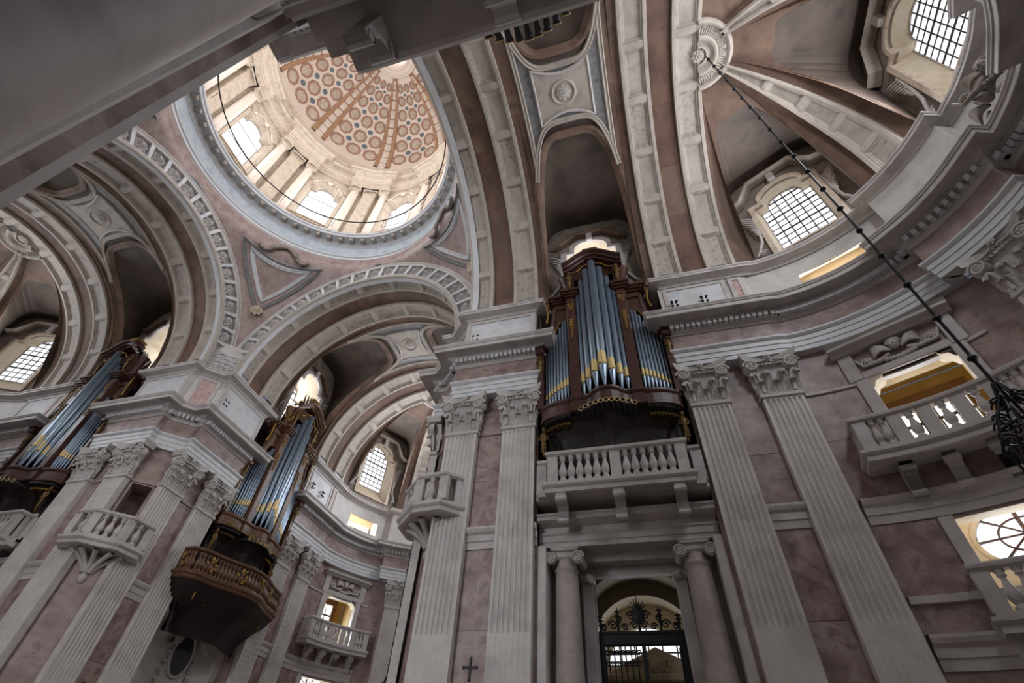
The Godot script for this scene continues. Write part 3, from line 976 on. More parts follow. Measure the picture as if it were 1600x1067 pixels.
# ---- the apse half dome of one arm
func apse_vault(xf: Transform3D, where: String, light: float, detail: bool) -> void:
	var R := 5.62
	var red := MB.new()
	var bays := [28.5, 90.0, 151.5]
	var hw := 1.93
	var dw := 5.5
	var h0 := 5.0
	var da := rad_to_deg(atan(hw / dw))
	var rho := func(a: float) -> float:
		for b in bays:
			if absf(a - b) < da:
				var h := lun_h(dw * tan(deg_to_rad(a - b)), hw, h0, 7.0)
				return sqrt(maxf(0.01, R * R - h * h))
		return R
	var pos := func(a: float, r: float) -> Vector3:
		return Vector3(APX + r * sin(deg_to_rad(a)), YS + sqrt(maxf(0.0, R * R - r * r)), -r * cos(deg_to_rad(a)))
	var angs := [-2.0]
	for b in bays:
		for i in 19: angs.append(b + da * sin(PI * (i / 18.0 - 0.5)))
	for i in 62: angs.append(i * 3.0)
	angs.sort()
	var rows := []
	for a in angs:
		var r := PackedVector3Array()
		var g: float = rho.call(a)
		var eg := asin(minf(1.0, g / R))
		for k in 17: r.append(pos.call(a, R * sin(lerpf(eg, 0.185, k / 16.0))))
		rows.append(r)
	red.grid(rows)
	struct("ceiling_apse", "red brown stone half dome of the apse " + where, red.mesh(), ma.red, xf)
	# coffered radial ribs
	for c in [59.5, 120.5]:
		var t := thing("apse_rib", "tapering coffered rib of the half dome %s, %s" % [where, "before the middle window" if c < 90 else "after the middle window"], "arch rib", xf)
		var e := MB.new()
		for s in [-1.0, 1.0]:
			var ra := []
			for off in [[5.6, -0.05], [5.6, 0.2], [5.3, 0.23], [4.2, 0.23], [4.0, 0.2], [3.9, 0.05]]:
				var r := PackedVector3Array()
				for k in 25:
					var el := lerpf(-4.0, 79.0, k / 24.0)
					r.append(Vector3(APX, YS, 0) + (R - off[1]) * Vector3(cos(deg_to_rad(el)) * sin(deg_to_rad(c + s * off[0])), sin(deg_to_rad(el)), -cos(deg_to_rad(el)) * cos(deg_to_rad(c + s * off[0]))))
				ra.append(r)
			e.grid(ra)
		part(t, "edge_moulding", e.mesh(), ma.rib)
		var els := [0.0, 15.0, 30.0, 45.0, 60.0, 78.0]
		for k in 5:
			var pm := MB.new()
			var rw := []
			for st in [[0.0, 4.1, 0.2], [1.3, 3.4, 0.19], [1.5, 3.2, 0.15], [2.0, 2.8, 0.14], [2.2, 2.6, 0.11]]:
				var r := PackedVector3Array()
				for q in [[0, -1], [1, -1], [1, 1], [0, 1]]:
					var el: float = els[k] + st[0] if q[0] == 0 else els[k + 1] - st[0]
					var az: float = c + q[1] * st[1]
					for i in 1: r.append(Vector3(APX, YS, 0) + (R - st[2]) * Vector3(cos(deg_to_rad(el)) * sin(deg_to_rad(az)), sin(deg_to_rad(el)), -cos(deg_to_rad(el)) * cos(deg_to_rad(az))))
				rw.append(r)
			# curve the long sides by adding middle points
			var fine := []
			for r in rw:
				var o := PackedVector3Array()
				for i in 4:
					for j in 4:
						var p: Vector3 = r[i].lerp(r[(i + 1) % 4], j / 4.0) - Vector3(APX, YS, 0)
						var len: float = (r[0] - Vector3(APX, YS, 0)).length()
						o.append(Vector3(APX, YS, 0) + p.normalized() * len)
				fine.append(o)
			pm.grid(fine, true)
			var l: PackedVector3Array = fine[-1]
			var side_a := [l[0], l[1], l[2], l[3], l[4]]
			var side_b := [l[12], l[11], l[10], l[9], l[8]]
			for i in 4: pm.quad(side_a[i], side_a[i + 1], side_b[i + 1], side_b[i])
			part(t, "coffer_panel", pm.mesh(), ma.rib if k % 2 else ma.rib_b)
	# rosette at the crown, cut by the last rib of the vault
	var ro := thing("ceiling_rosette", "round carved rosette where the apse ribs meet " + where, "rosette", xf * at(APX + 0.12, YS + R - 0.32, 0))
	part(ro, "rings", MB.new().lathe([[1.22, 0.32], [1.22, 0.12], [1.16, 0.02], [1.08, 0.0], [1.02, 0.05], [0.98, 0.1], [0.72, 0.1], [0.68, 0.04], [0.62, 0.0], [0.55, 0.03], [0.5, 0.1], [0.44, 0.16], [0.36, 0.16], [0.33, 0.1], [0.28, 0.1], [0.26, 0.3]], 30, -PI / 2, PI / 2).mesh(), ma.rib)
	for k in 11:
		var a := PI * (k + 0.5) / 11 - PI / 2
		part(ro, "leaf", geo.rosette_leaf, ma.rib, Transform3D(Basis(Vector3.UP, -a + PI / 2), Vector3.ZERO) * Transform3D(Basis(Vector3.RIGHT, PI / 2 * 1.0), Vector3(0, 0.1, 0.72)))
	part(ro, "boss", geo.rosette, ma.rib, Transform3D(Basis(Vector3.RIGHT, PI / 2).scaled(Vector3(0.9, 0.9, 0.9)), Vector3(0.02, 0.2, 0)))
	# lunettes and windows
	for bi in 3:
		var b: float = bays[bi]
		var wx := Transform3D(Basis(Vector3.UP, -deg_to_rad(b)), Vector3(APX, 0, 0))
		var so := MB.new()
		var r0 := PackedVector3Array()
		var r1 := PackedVector3Array()
		var wall := PackedVector2Array([Vector2(hw + 0.15, 15.9), Vector2(-hw - 0.15, 15.9), Vector2(-hw - 0.15, YS)])
		for i in 19:
			var a := b + da * sin(PI * (i / 18.0 - 0.5))
			r0.append(pos.call(a, rho.call(a)))
			var u := dw * tan(deg_to_rad(a - b))
			var q := Vector3(u * 1.06, YS + lun_h(u, hw, h0, 7.0) + 0.05, -dw - 0.1)
			r1.append(wx * q)
			wall.append(Vector2(q.x, q.y))
		wall.append(Vector2(hw + 0.15, YS))
		so.grid([r0, r1])
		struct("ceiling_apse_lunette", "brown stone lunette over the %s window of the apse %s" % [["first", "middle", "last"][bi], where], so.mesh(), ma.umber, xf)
		var hole := window_outline(1.1, 16.45, 19.5, 0.74, 19.72)
		struct("wall_apse_lunette", "grey wall round the %s window of the apse %s" % [["first", "middle", "last"][bi], where], plate(MB.new(), wall, [hole], -dw - 0.2, -dw - 0.1, wx).mesh(), ma.stone, xf)
		var inner := PackedVector2Array()
		for p in hole: inner.append(Vector2(p.x * 0.88, 17.35 + (p.y - 16.45) * 0.83))
		struct("wall_apse_reveal", "pale splayed reveal of the %s window of the apse %s" % [["first", "middle", "last"][bi], where], loft(MB.new(), hole, -dw - 0.1, inner, -dw - 0.85, wx).mesh(), ma.plaster, xf)
		var t := thing("apse_window", "leaded shoulder-arched window, %s of the apse %s" % [["side nearer the organ wall", "middle", "side nearer the opposite wall"][bi], where], "window", xf * wx)
		var su := MB.new()
		var o := PackedVector2Array()
		for p in hole: o.append(Vector2(p.x * 1.16, p.y + (0.12 if p.y > 17 else -0.05)))
		loft(su, hole, -dw - 0.11, hole, -dw)
		loft(su, hole, -dw, o, -dw)
		loft(su, o, -dw, o, -dw - 0.11)
		part(t, "surround", su.mesh(), ma.cream)
		var pts := []
		var ns := []
		for p in [Vector2(-1.85, 19.95), Vector2(-1.45, 20.05), Vector2(-0.85, 20.9), Vector2(0.85, 20.9), Vector2(1.45, 20.05), Vector2(1.85, 19.95)]:
			pts.append(Vector3(p.x, p.y, -dw - 0.05)); ns.append(Vector3(0, 0, 1))
		part(t, "hood_mould", MB.new().ribbon(pts, ns, [[-0.13, 0.0], [-0.13, 0.22], [-0.05, 0.34], [0.06, 0.38], [0.14, 0.26], [0.17, 0.0]]).mesh(), ma.stone)
		part(t, "keystone", MB.new().cbox(Vector3(-0.14, 20.32, -dw - 0.05), Vector3(0.14, 20.8, -dw + 0.18), 0.03).mesh(), ma.marble_b)
		if detail: part(t, "plume_carving", geo.plumes, ma.marble_b, at(0, 0, -dw - 0.06))
		glazing(t, inner, -dw - 0.85, 6, 10, TA, light, 1.7, 2.6, Vector3(0, 18.2, -dw + 0.12), xf * wx)

func build_vault_bits() -> void:
	geo.rosette = rosette_mesh(0.3, 8, 0.1).mesh(true)
	geo.arch_rosette = rosette_mesh(0.34, 8, 0.24).mesh()
	geo.rosette_leaf = leaf(0.13, 0.26, 0.05, 0.4).mesh()
	var f := MB.new()
	for s in [-1.0, 1.0]:
		for k in 9:
			var pl := []
			for i in 7:
				var g := i / 6.0
				pl.append(Vector3(s * (1.3 + 0.42 * sin(g * 1.5) * (0.4 + 0.09 * k)), 17.5 + 0.16 * k + 0.7 * g - 0.35 * g * g, 0.1 + 0.06 * sin(g * PI)))
			f.tube(pl, [0.02, 0.04, 0.045, 0.04, 0.035, 0.025, 0.012], 5)
		f.tube([Vector3(s * 1.3, 18.9, 0.1), Vector3(s * 1.32, 18.0, 0.12), Vector3(s * 1.4, 17.3, 0.12), Vector3(s * 1.6, 16.9, 0.12), Vector3(s * 1.75, 16.7, 0.1)], [0.03, 0.05, 0.06, 0.05, 0.04], 6)
		var cs := []
		for p in spiral(1.6, 0.14, 0.03, 18): cs.append(p + Vector3(s * 1.55, 16.72, 0.12))
		f.tube(cs, 0.03, 5)
	geo.plumes = f.mesh(true)

# ---- crossing: archivolts, pendentives, drum and dome
const DX := 6.57
func ext(y: float) -> float:
	return sqrt(maxf(0.0, 6.74 * 6.74 - (y - YS) * (y - YS)))

func crossing_arch(xf: Transform3D, where: String) -> void:
	var t := thing("crossing_arch", "great round arch with a row of carved rosettes " + where, "arch", xf)
	# band hollows between the inner and the outer moulding
	part(t, "inner_moulding", arch(MB.new(), [[RR + 0.02, DX + 0.3], [RR, DX - 0.02], [RR + 0.02, DX - 0.06], [5.66, DX - 0.07], [5.7, DX - 0.03], [5.72, DX + 0.28]], 0, 180, 64, 0.4).mesh(), ma.pale)
	part(t, "sunk_band", arch(MB.new(), [[5.68, DX + 0.15], [6.46, DX + 0.15]], 0, 180, 64, 0.4).mesh(), ma.marble_b)
	part(t, "outer_moulding", arch(MB.new(), [[6.42, DX + 0.28], [6.44, DX - 0.04], [6.5, DX - 0.06], [6.6, DX - 0.02], [6.62, DX + 0.02], [6.68, DX - 0.04], [6.74, DX - 0.03], [6.76, DX + 0.06]], 4, 176, 64).mesh(), ma.marble_b)
	for k in range(-10, 10):
		part(t, "divider", geo.arch_divider, ma.pale, roll(90 + 8.1 * (k + 0.5)))
	for k in range(-9, 10):
		var d := 90 + 8.1 * k
		part(t, "rosette", geo.arch_rosette, ma.marble_b, roll(d) * Transform3D(Basis(Vector3.UP, -PI / 2), Vector3(DX + 0.15, YS, -6.07)))

func pendentive(xf: Transform3D, where: String) -> void:   # before xf in the quadrant x > 0, z < 0
	var rows := []
	for i in 21:
		var y := lerpf(17.7, 23.92, i / 20.0)
		var r := PackedVector3Array()
		var e := ext(y)
		var rho := sqrt(DX * DX + e * e)
		var p0 := atan2(e, DX)
		for k in 17:
			var a := lerpf(p0, PI / 2 - p0, k / 16.0)
			r.append(Vector3(rho * cos(a), y, -rho * sin(a)))
		rows.append(r)
	struct("ceiling_pendentive", "pink marble pendentive under the dome " + where, MB.new().grid(rows).mesh(true), ma.pink, xf)
	var b := MB.new()
	b.slab(PackedVector2Array([Vector2(-0.62, 16.0), Vector2(0.62, 16.0), Vector2(0.62, 17.9), Vector2(-0.62, 17.9)]), -0.3, 0.0, at(6.27, 0, -6.27, -PI / 4))
	struct("wall_pendentive_foot", "grey foot block of the pendentive " + where, b.mesh(), ma.marble_b, xf)
	var rl := thing("foot_relief", "square scroll-carved relief at the foot of the pendentive " + where, "relief", xf * at(6.27, 16.85, -6.27, -PI / 4))
	part(rl, "field", MB.new().cbox(Vector3(-0.5, -0.48, -0.05), Vector3(0.5, 0.48, 0.03), 0.02).mesh(), ma.marble_b)
	var rm := MB.new()
	for i in 4:
		for j in 4:
			var sp := []
			for p in spiral(1.5, 0.1, 0.02, 12, 1.0 if (i + j) % 2 else -1.0): sp.append(p + Vector3(-0.36 + 0.24 * i, -0.34 + 0.23 * j, 0.06))
			rm.tube(sp, 0.03, 4)
	part(rl, "scrolls", rm.mesh(true), ma.pale)
	var on := func(deg: float, y: float) -> Vector3:
		var e := ext(y)
		var rho := sqrt(DX * DX + e * e)
		return Vector3(rho * sin(deg_to_rad(deg)), y, -rho * cos(deg_to_rad(deg)))
	var nrm := func(deg: float, y: float) -> Vector3:
		var p: Vector3 = on.call(deg, y)
		var q: Vector3 = on.call(deg, y + 0.1) - p
		var s: Vector3 = on.call(deg + 1.0, y) - p
		var n := q.cross(s).normalized()
		return n if n.dot(-Vector3(p.x, 0, p.z)) > 0 else -n
	var t := thing("pendentive_panel", "three-sided framed marble panel with garland on the pendentive " + where, "wall panel", xf)
	var cor := [[45.0, 20.35], [27.5, 22.95], [62.5, 22.95]]
	for lay in 2:
		var pts := []
		var ns := []
		var k := 1.0 if lay == 0 else 0.72
		for i in 3:
			var a: Array = cor[i]
			var c: Array = cor[(i + 1) % 3]
			for j in 8:
				var f := j / 8.0
				var dg := lerpf(a[0], c[0], f)
				var yy := lerpf(a[1], c[1], f)
				var bow := sin(f * PI) * (0.25 if i == 1 else 0.12)
				yy += (-bow if i == 1 else bow * 0.6)
				dg = 45 + (dg - 45) * k
				yy = 22.2 + (yy - 22.2) * k
				pts.append(on.call(dg, yy)); ns.append(nrm.call(dg, yy))
		part(t, "frame" if lay == 0 else "inner_frame", MB.new().ribbon(pts, ns, [[-0.11, 0.0], [-0.11, 0.05], [-0.04, 0.09], [0.0, 0.04], [0.07, 0.07], [0.11, 0.0]], true).mesh(), ma.slate if lay == 0 else ma.pale)
	var g := MB.new()
	rng.seed = 77
	for i in 34:
		var f := i / 33.0
		var dg := lerpf(34.0, 56.0, f)
		var yy := 23.05 + 0.28 * sin(f * PI) - 0.18 * sin(f * PI * 3.0)
		var p: Vector3 = on.call(dg, yy) + nrm.call(dg, yy) * 0.13
		g.ball(p, Vector3(0.11, 0.12, 0.11) * rng.randf_range(0.8, 1.3), 6)
	part(t, "garland", g.mesh(true), ma.bronze)
	part(t, "boss", geo.arch_rosette, ma.cream, Transform3D(Basis(Vector3.UP, -PI / 4), on.call(45.0, 20.3) + nrm.call(45.0, 20.3) * 0.04))

func build_crossing_bits() -> void:
	var m := MB.new()
	arch(m, [[5.68, DX + 0.27], [5.68, DX - 0.04], [6.46, DX - 0.04], [6.46, DX + 0.27]], -0.75, 0.75, 1)
	for e in [-0.75, 0.75]:
		var c := Vector3(0, sin(deg_to_rad(e)), -cos(deg_to_rad(e)))
		var o := Vector3(0, YS, 0)
		m.quad(o + c * 5.68 + Vector3(DX - 0.04, 0, 0), o + c * 6.46 + Vector3(DX - 0.04, 0, 0), o + c * 6.46 + Vector3(DX + 0.27, 0, 0), o + c * 5.68 + Vector3(DX + 0.27, 0, 0))
	geo.arch_divider = m.mesh()

func drum_and_dome(light: float) -> void:
	var full := func(r: float, n := 96) -> PackedVector2Array:
		var o := ring(r, 360, 0, n)
		o.remove_at(n)
		return o
	# ring entablature over the pendentives: out is towards the middle
	var rp: PackedVector2Array = full.call(6.9)
	var e := thing("dome_ring", "round entablature ring of white and blue marble under the dome drum", "entablature")
	part(e, "architrave", sweep(MB.new(), [[-0.1, 23.76], [0.05, 23.78], [0.07, 23.94], [0.11, 23.97], [0.14, 24.18], [0.18, 24.2], [0.2, 24.32], [0.27, 24.38], [0.27, 24.44], [0.2, 24.46]], rp, true).mesh(), ma.pale)
	part(e, "blue_frieze", sweep(MB.new(), [[0.2, 24.42], [0.36, 25.12]], rp, true).mesh(), ma.blue)
	part(e, "cornice", sweep(MB.new(), [[0.32, 25.1], [0.38, 25.12], [0.42, 25.18], [0.48, 25.22], [0.5, 25.36], [0.82, 25.4], [0.9, 25.36], [0.95, 25.4], [0.95, 25.5], [1.02, 25.55], [1.04, 25.64], [0.6, 25.7]], rp, true).mesh(), ma.pale)
	for k in 60:
		part(e, "bracket", geo.dome_bracket, ma.rib, Transform3D(Basis(Vector3.UP, -TAU * k / 60), Vector3.ZERO) * at(0, 25.28, -6.44))
	# drum wall with eight windows
	var R := 6.35
	var w := MB.new()
	var hole := window_outline(0.98, 26.6, 30.0, 0.62, 30.15)
	var outline := PackedVector2Array([Vector2(-2.64, 25.5), Vector2(2.64, 25.5), Vector2(2.64, 33.4), Vector2(-2.64, 33.4)])
	var inner := PackedVector2Array()
	for p in hole: inner.append(Vector2(p.x * 0.93, 26.75 + (p.y - 26.6) * 0.95))
	for k in 8:
		var kx := Transform3D(Basis(Vector3.UP, -TAU * k / 8), Vector3.ZERO)
		plate(w, outline, [hole], -R - 0.1, -R, kx)
	struct("wall_drum", "pale stone drum wall of the dome", w.mesh(), ma.cream)
	for k in 8:
		var kx := Transform3D(Basis(Vector3.UP, -TAU * k / 8), Vector3.ZERO)
		var t := thing("drum_window", "tall arched drum window with carved garland head under the dome", "window", kx, "eight windows of the dome drum")
		part(t, "reveal", loft(MB.new(), hole, -R, inner, -R - 0.45).mesh(), ma.cream)
		var su := MB.new()
		var o := PackedVector2Array()
		for p in hole: o.append(Vector2(p.x * 1.22, p.y + (0.2 if p.y > 27 else -0.12)))
		loft(su, hole, -R, hole, -R + 0.1)
		loft(su, hole, -R + 0.1, o, -R + 0.12)
		loft(su, o, -R + 0.12, o, -R)
		part(t, "surround", su.mesh(), ma.cream)
		part(t, "head_carving", geo.window_carving, ma.cream, at(0, 0, -R + 0.1))
		part(t, "apron", geo.apron, ma.cream, at(0, 0, -R + 0.03))
		glazing(t, inner, -R - 0.45, 1, 3, TA, light, 1.7, 3.6, Vector3(0, 28.6, -R + 0.16), kx)
		for b in 30:
			part(t, "glass_stud", geo.stud, ma.lead, at(-0.75 + 0.3 * (b % 6), 27.1 + 0.68 * (b / 6), -R - 0.44))
		for s in 3:
			var a := TAU / 16 + (s - 1) * 0.155
			var px := Transform3D(Basis(Vector3.UP, -TAU * k / 8 - a), Vector3.ZERO) * at(0, 0, -6.62 if s == 1 else -6.45)
			var d := thing("drum_column" if s != 1 else "drum_pilaster", "half-round cream column between the drum windows" if s != 1 else "broad flat cream pilaster between two drum columns", "column" if s != 1 else "pilaster", px, "columns round the dome drum" if s != 1 else "pilasters round the dome drum")
			if s == 1: part(d, "shaft", MB.new().cbox(Vector3(-0.4, 26.1, -0.2), Vector3(0.4, 31.0, 0.32), 0.03).mesh(), ma.cream)
			else: part(d, "shaft", geo.drum_shaft, ma.ivory)
			part(d, "base", MB.new().cbox(Vector3(-0.36, 25.7, -0.2), Vector3(0.36, 26.1, 0.36 if s != 1 else 0.4), 0.04).mesh() if s != 1 else MB.new().cbox(Vector3(-0.46, 25.7, -0.2), Vector3(0.46, 26.1, 0.4), 0.04).mesh(), ma.cream)
			part(d, "capital", geo.drum_capital if s != 1 else geo.drum_capital_wide, ma.cream)
	# entablature of the drum, breaking forward over the columns
	var path := PackedVector2Array()
	for k in 8:
		var c := 360.0 - 45.0 * k
		for p in [[c, 6.25], [c - 10.5, 6.25], [c - 10.5, 5.85], [c - 22.5, 5.85], [c - 34.5, 5.85], [c - 34.5, 6.25]]:
			var a := deg_to_rad(p[0])
			path.append(Vector2(sin(a), -cos(a)) * p[1])
	var de := thing("drum_entablature", "cream entablature breaking forward over the drum columns", "entablature")
	part(de, "architrave", sweep(MB.new(), [[-0.3, 31.55], [0.0, 31.55], [0.0, 31.75], [0.04, 31.77], [0.04, 31.95], [0.1, 32.0], [0.1, 32.06], [0.0, 32.08]], path, true).mesh(), ma.cream)
	part(de, "frieze", sweep(MB.new(), [[0.0, 32.05], [0.0, 32.45]], path, true).mesh(), ma.ivory)
	part(de, "cornice", sweep(MB.new(), [[0.0, 32.43], [0.08, 32.5], [0.12, 32.58], [0.3, 32.6], [0.36, 32.58], [0.38, 32.72], [0.45, 32.82], [0.45, 32.9], [-0.2, 32.95]], path, true).mesh(), ma.cream)
	# handrail of the drum gallery
	var rail := []
	for k in 96: rail.append(Vector3(5.62 * cos(TAU * k / 96), 26.45, 5.62 * sin(TAU * k / 96)))
	var hr := thing("gallery_rail", "thin black iron handrail round the drum gallery", "railing")
	part(hr, "rail", MB.new().tube(rail, 0.036, 5, true).mesh(true), ma.iron)
	for k in 24: part(hr, "post", geo.rail_post, ma.iron, at(5.64 * cos(TAU * k / 24), 25.66, 5.64 * sin(TAU * k / 24)))
	# dome shell
	var yc := 34.1
	var DR := 6.0
	struct("ceiling_dome_base", "round cream moulding at the foot of the dome", sweep(MB.new(), [[-0.3, 32.9], [0.35, 32.95], [0.35, 33.3], [0.2, 33.4], [0.15, 33.9], [0.2, 34.0], [0.2, 34.1], [-0.3, 34.15]], full.call(6.1), true).mesh(), ma.cream)
	var sh := MB.new()
	var prof := []
	for i in 33:
		var el := deg_to_rad(lerpf(-6, 77, i / 32.0))
		prof.append([DR * cos(el), yc + DR * sin(el)])
	sh.lathe(prof, 96)
	struct("ceiling_dome", "cream coffered shell of the dome", sh.mesh(true), ma.ivory)
	var onx := func(az: float, el: float, r: float) -> Transform3D:   # own +z looks to the dome centre, own y climbs
		return Transform3D(Basis(Vector3.UP, -deg_to_rad(az)), Vector3(0, yc, 0)) * Transform3D(Basis(Vector3.RIGHT, deg_to_rad(el)), Vector3.ZERO) * at(0, 0, -r)
	for g in 8:
		var t := thing("dome_gore", "coffered gore of the dome with octagonal rosette panels and blue grey medallions", "dome panel", TA, "eight coffered gores of the dome")
		var az := 45.0 * g
		for c in [[14.0, 1.2], [27.0, 1.15], [39.5, 1.05], [50.5, 0.95], [60.0, 0.8], [68.0, 0.65]]:
			var s: float = c[1]
			var f := part(t, "coffer", geo.dome_coffer, ma.coral, onx.call(az, c[0], DR) * Transform3D(Basis.IDENTITY.scaled(Vector3(1.33 * cos(deg_to_rad(c[0])), s, 1.0)), Vector3.ZERO))
			part(f, "rosette", geo.dome_rosette, ma.cream)
		for q in [-1.0, 1.0]:
			for c in [[14.0, 1.2], [27.0, 1.15], [39.5, 1.05], [50.5, 0.95], [60.0, 0.8], [68.0, 0.65]]:
				var s: float = c[1]
				var f := part(t, "coffer", geo.dome_coffer, ma.coral, onx.call(az + q * 12.0, c[0], DR) * Transform3D(Basis.IDENTITY.scaled(Vector3(1.33 * cos(deg_to_rad(c[0])), s, 1.0)), Vector3.ZERO))
				part(f, "rosette", geo.dome_rosette, ma.cream)
			for c in [[20.5, 1.0], [33.2, 0.92], [45.0, 0.8], [55.2, 0.66], [64.0, 0.5]]:
				part(t, "medallion", geo.medallion, ma.bluegrey, onx.call(az + q * 6.0, c[0], DR) * Transform3D(Basis.IDENTITY.scaled(Vector3(c[1], c[1], c[1])), Vector3.ZERO))
		# a rib on the gore's edge
		var r := thing("dome_rib", "dome rib of two tan bands with white carved blocks between", "dome rib", TA, "eight ribs of the dome")
		var ra := az + 22.5
		for q in [-1.0, 1.0]:
			var b := MB.new()
			var rows := []
			for p in [[5.4, 0.0], [5.3, 0.12], [4.0, 0.15], [2.6, 0.12], [2.5, 0.0]]:
				var row := PackedVector3Array()
				for i in 25:
					var el := lerpf(3.0, 75.5, i / 24.0)
					var x: Transform3D = onx.call(ra + q * p[0], el, DR - p[1])
					row.append(x.origin)
				rows.append(row)
			b.grid(rows)
			part(r, "tan_band", b.mesh(), ma.tan)
		var bk := MB.new()
		var brows := []
		for q in [-2.6, 0.0, 2.6]:
			var row := PackedVector3Array()
			for i in 25:
				var bt: Transform3D = onx.call(ra + q, lerpf(3.0, 75.5, i / 24.0), DR - 0.03)
				row.append(bt.origin)
			brows.append(row)
		part(r, "backing_strip", bk.grid(brows).mesh(), ma.coral)
		for k in 11:
			var el := 5.0 + 6.5 * k
			var s := cos(deg_to_rad(el))
			var bl := part(r, "carved_block", geo.rib_block, ma.ivory, onx.call(ra, el, DR - 0.02) * Transform3D(Basis.IDENTITY.scaled(Vector3(s, 1, 1)), Vector3.ZERO))
			part(bl, "rosette", geo.block_rosette, ma.ivory, at(0, 0, 0.12))
	var lan := thing("lantern_ring", "round pale moulding at the eye of the dome", "moulding")
	part(lan, "ring", MB.new().lathe([[1.62, yc + 5.78], [1.55, yc + 5.6], [1.4, yc + 5.56], [1.3, yc + 5.66], [1.1, yc + 5.66], [1.02, yc + 5.58], [0.92, yc + 5.6], [0.9, yc + 6.6], [0.9, yc + 8.5]], 48).mesh(), ma.ivory)
	part(lan, "cap", MB.new().lathe([[0.0, yc + 8.6], [0.92, yc + 8.4]], 24).mesh(), ma.cream)
	daylight(Transform3D(Basis(Vector3.RIGHT, PI / 2), Vector3(0, yc + 8.3, 0)), 1.0, 1.0, light * 0.8)

func build_dome_bits() -> void:
	var m := MB.new()
	m.cbox(Vector3(-0.13, -0.02, 0), Vector3(0.13, 0.12, 0.4), 0.03)
	m.ball(Vector3(0, 0.02, 0.3), Vector3(0.12, 0.12, 0.12), 8)
	geo.dome_bracket = m.mesh()
	geo.stud = MB.new().ball(Vector3.ZERO, Vector3(0.03, 0.03, 0.02), 6).mesh()
	geo.rail_post = MB.new().tube([Vector3.ZERO, Vector3(0, 0.8, 0)], 0.015, 5).mesh()
	geo.drum_shaft = MB.new().lathe([[0.3, 26.1], [0.3, 28.0], [0.265, 31.0]], 16, 0.0, PI).mesh(true)
	for wide in [0, 1]:
		m = MB.new()
		var hw := 0.3 if not wide else 0.42
		m.cbox(Vector3(-hw, 30.95, -0.15), Vector3(hw, 31.05, 0.34), 0.02)
		for k in 5:
			m.add(leaf(0.11, 0.34, 0.09, 0.9), at((k - 2) * hw * 0.45, 31.05, 0.26))
		for s in [-1.0, 1.0]:
			var sp := []
			for p in spiral(1.6, 0.11, 0.02, 14): sp.append(p + Vector3(s * hw * 0.95, 31.38, 0.34))
			m.tube(sp, 0.03, 5)
		m.cbox(Vector3(-hw * 1.2, 31.46, -0.15), Vector3(hw * 1.2, 31.57, 0.42), 0.02)
		if wide: geo.drum_capital_wide = m.mesh()
		else: geo.drum_capital = m.mesh()
	m = MB.new()
	rng.seed = 9
	m.ball(Vector3(0, 30.75, 0.08), Vector3(0.2, 0.22, 0.14), 8)
	for k in 22:
		var f := k / 21.0 * 2.0 - 1.0
		m.ball(Vector3(f * 0.85, 30.85 - 0.55 * f * f + rng.randf_range(-0.05, 0.05), 0.06), Vector3(0.1, 0.09, 0.08) * rng.randf_range(0.7, 1.2), 6)
	var ends := []
	for s in [-1.0, 1.0]:
		var sp := []
		for p in spiral(1.5, 0.18, 0.03, 16, s): sp.append(p + Vector3(s * 0.95, 30.3, 0.08))
		m.tube(sp, 0.045, 5)
	geo.window_carving = m.mesh(true)
	m = MB.new()
	var pts := []
	var ns := []
	for p in [Vector2(-0.9, 26.35), Vector2(-0.75, 26.3), Vector2(-0.7, 26.1), Vector2(-0.3, 26.02), Vector2(0.0, 26.12), Vector2(0.3, 26.02), Vector2(0.7, 26.1), Vector2(0.75, 26.3), Vector2(0.9, 26.35), Vector2(0.9, 26.45), Vector2(-0.9, 26.45)]:
		pts.append(Vector3(p.x, p.y - 0.1, 0)); ns.append(Vector3(0, 0, 1))
	m.ribbon(pts, ns, [[-0.05, 0], [-0.04, 0.06], [0.04, 0.06], [0.05, 0]], true)
	geo.apron = m.mesh()
	# octagon coffer: raised coral rim round a sunk field
	m = MB.new()
	var oc := func(s: float) -> PackedVector2Array:
		var o := PackedVector2Array()
		for k in 8: o.append(Vector2(cos(TAU * (k + 0.5) / 8) * s * 0.86, sin(TAU * (k + 0.5) / 8) * s))
		return o
	loft(m, oc.call(0.5), -0.03, oc.call(0.47), 0.09)
	loft(m, oc.call(0.47), 0.09, oc.call(0.39), 0.09)
	loft(m, oc.call(0.39), 0.09, oc.call(0.33), 0.012)
	geo.dome_coffer = m.mesh()
	geo.block_rosette = rosette_mesh(0.2, 6, 0.1).mesh()
	m = rosette_mesh(0.3, 7, 0.12)
	m.slab(oc.call(0.37), -0.02, 0.01)
	geo.dome_rosette = m.mesh()
	m = MB.new()
	m.lathe([[0.2, -0.02], [0.2, 0.05], [0.16, 0.07], [0.13, 0.03], [0.0, 0.05]], 12, 0, TAU, Transform3D(Basis(Vector3.RIGHT, PI / 2), Vector3.ZERO))
	geo.medallion = m.mesh()
	m = MB.new()
	m.cbox(Vector3(-0.25, -0.28, -0.05), Vector3(0.25, 0.28, 0.13), 0.04)
	geo.rib_block = m.mesh()

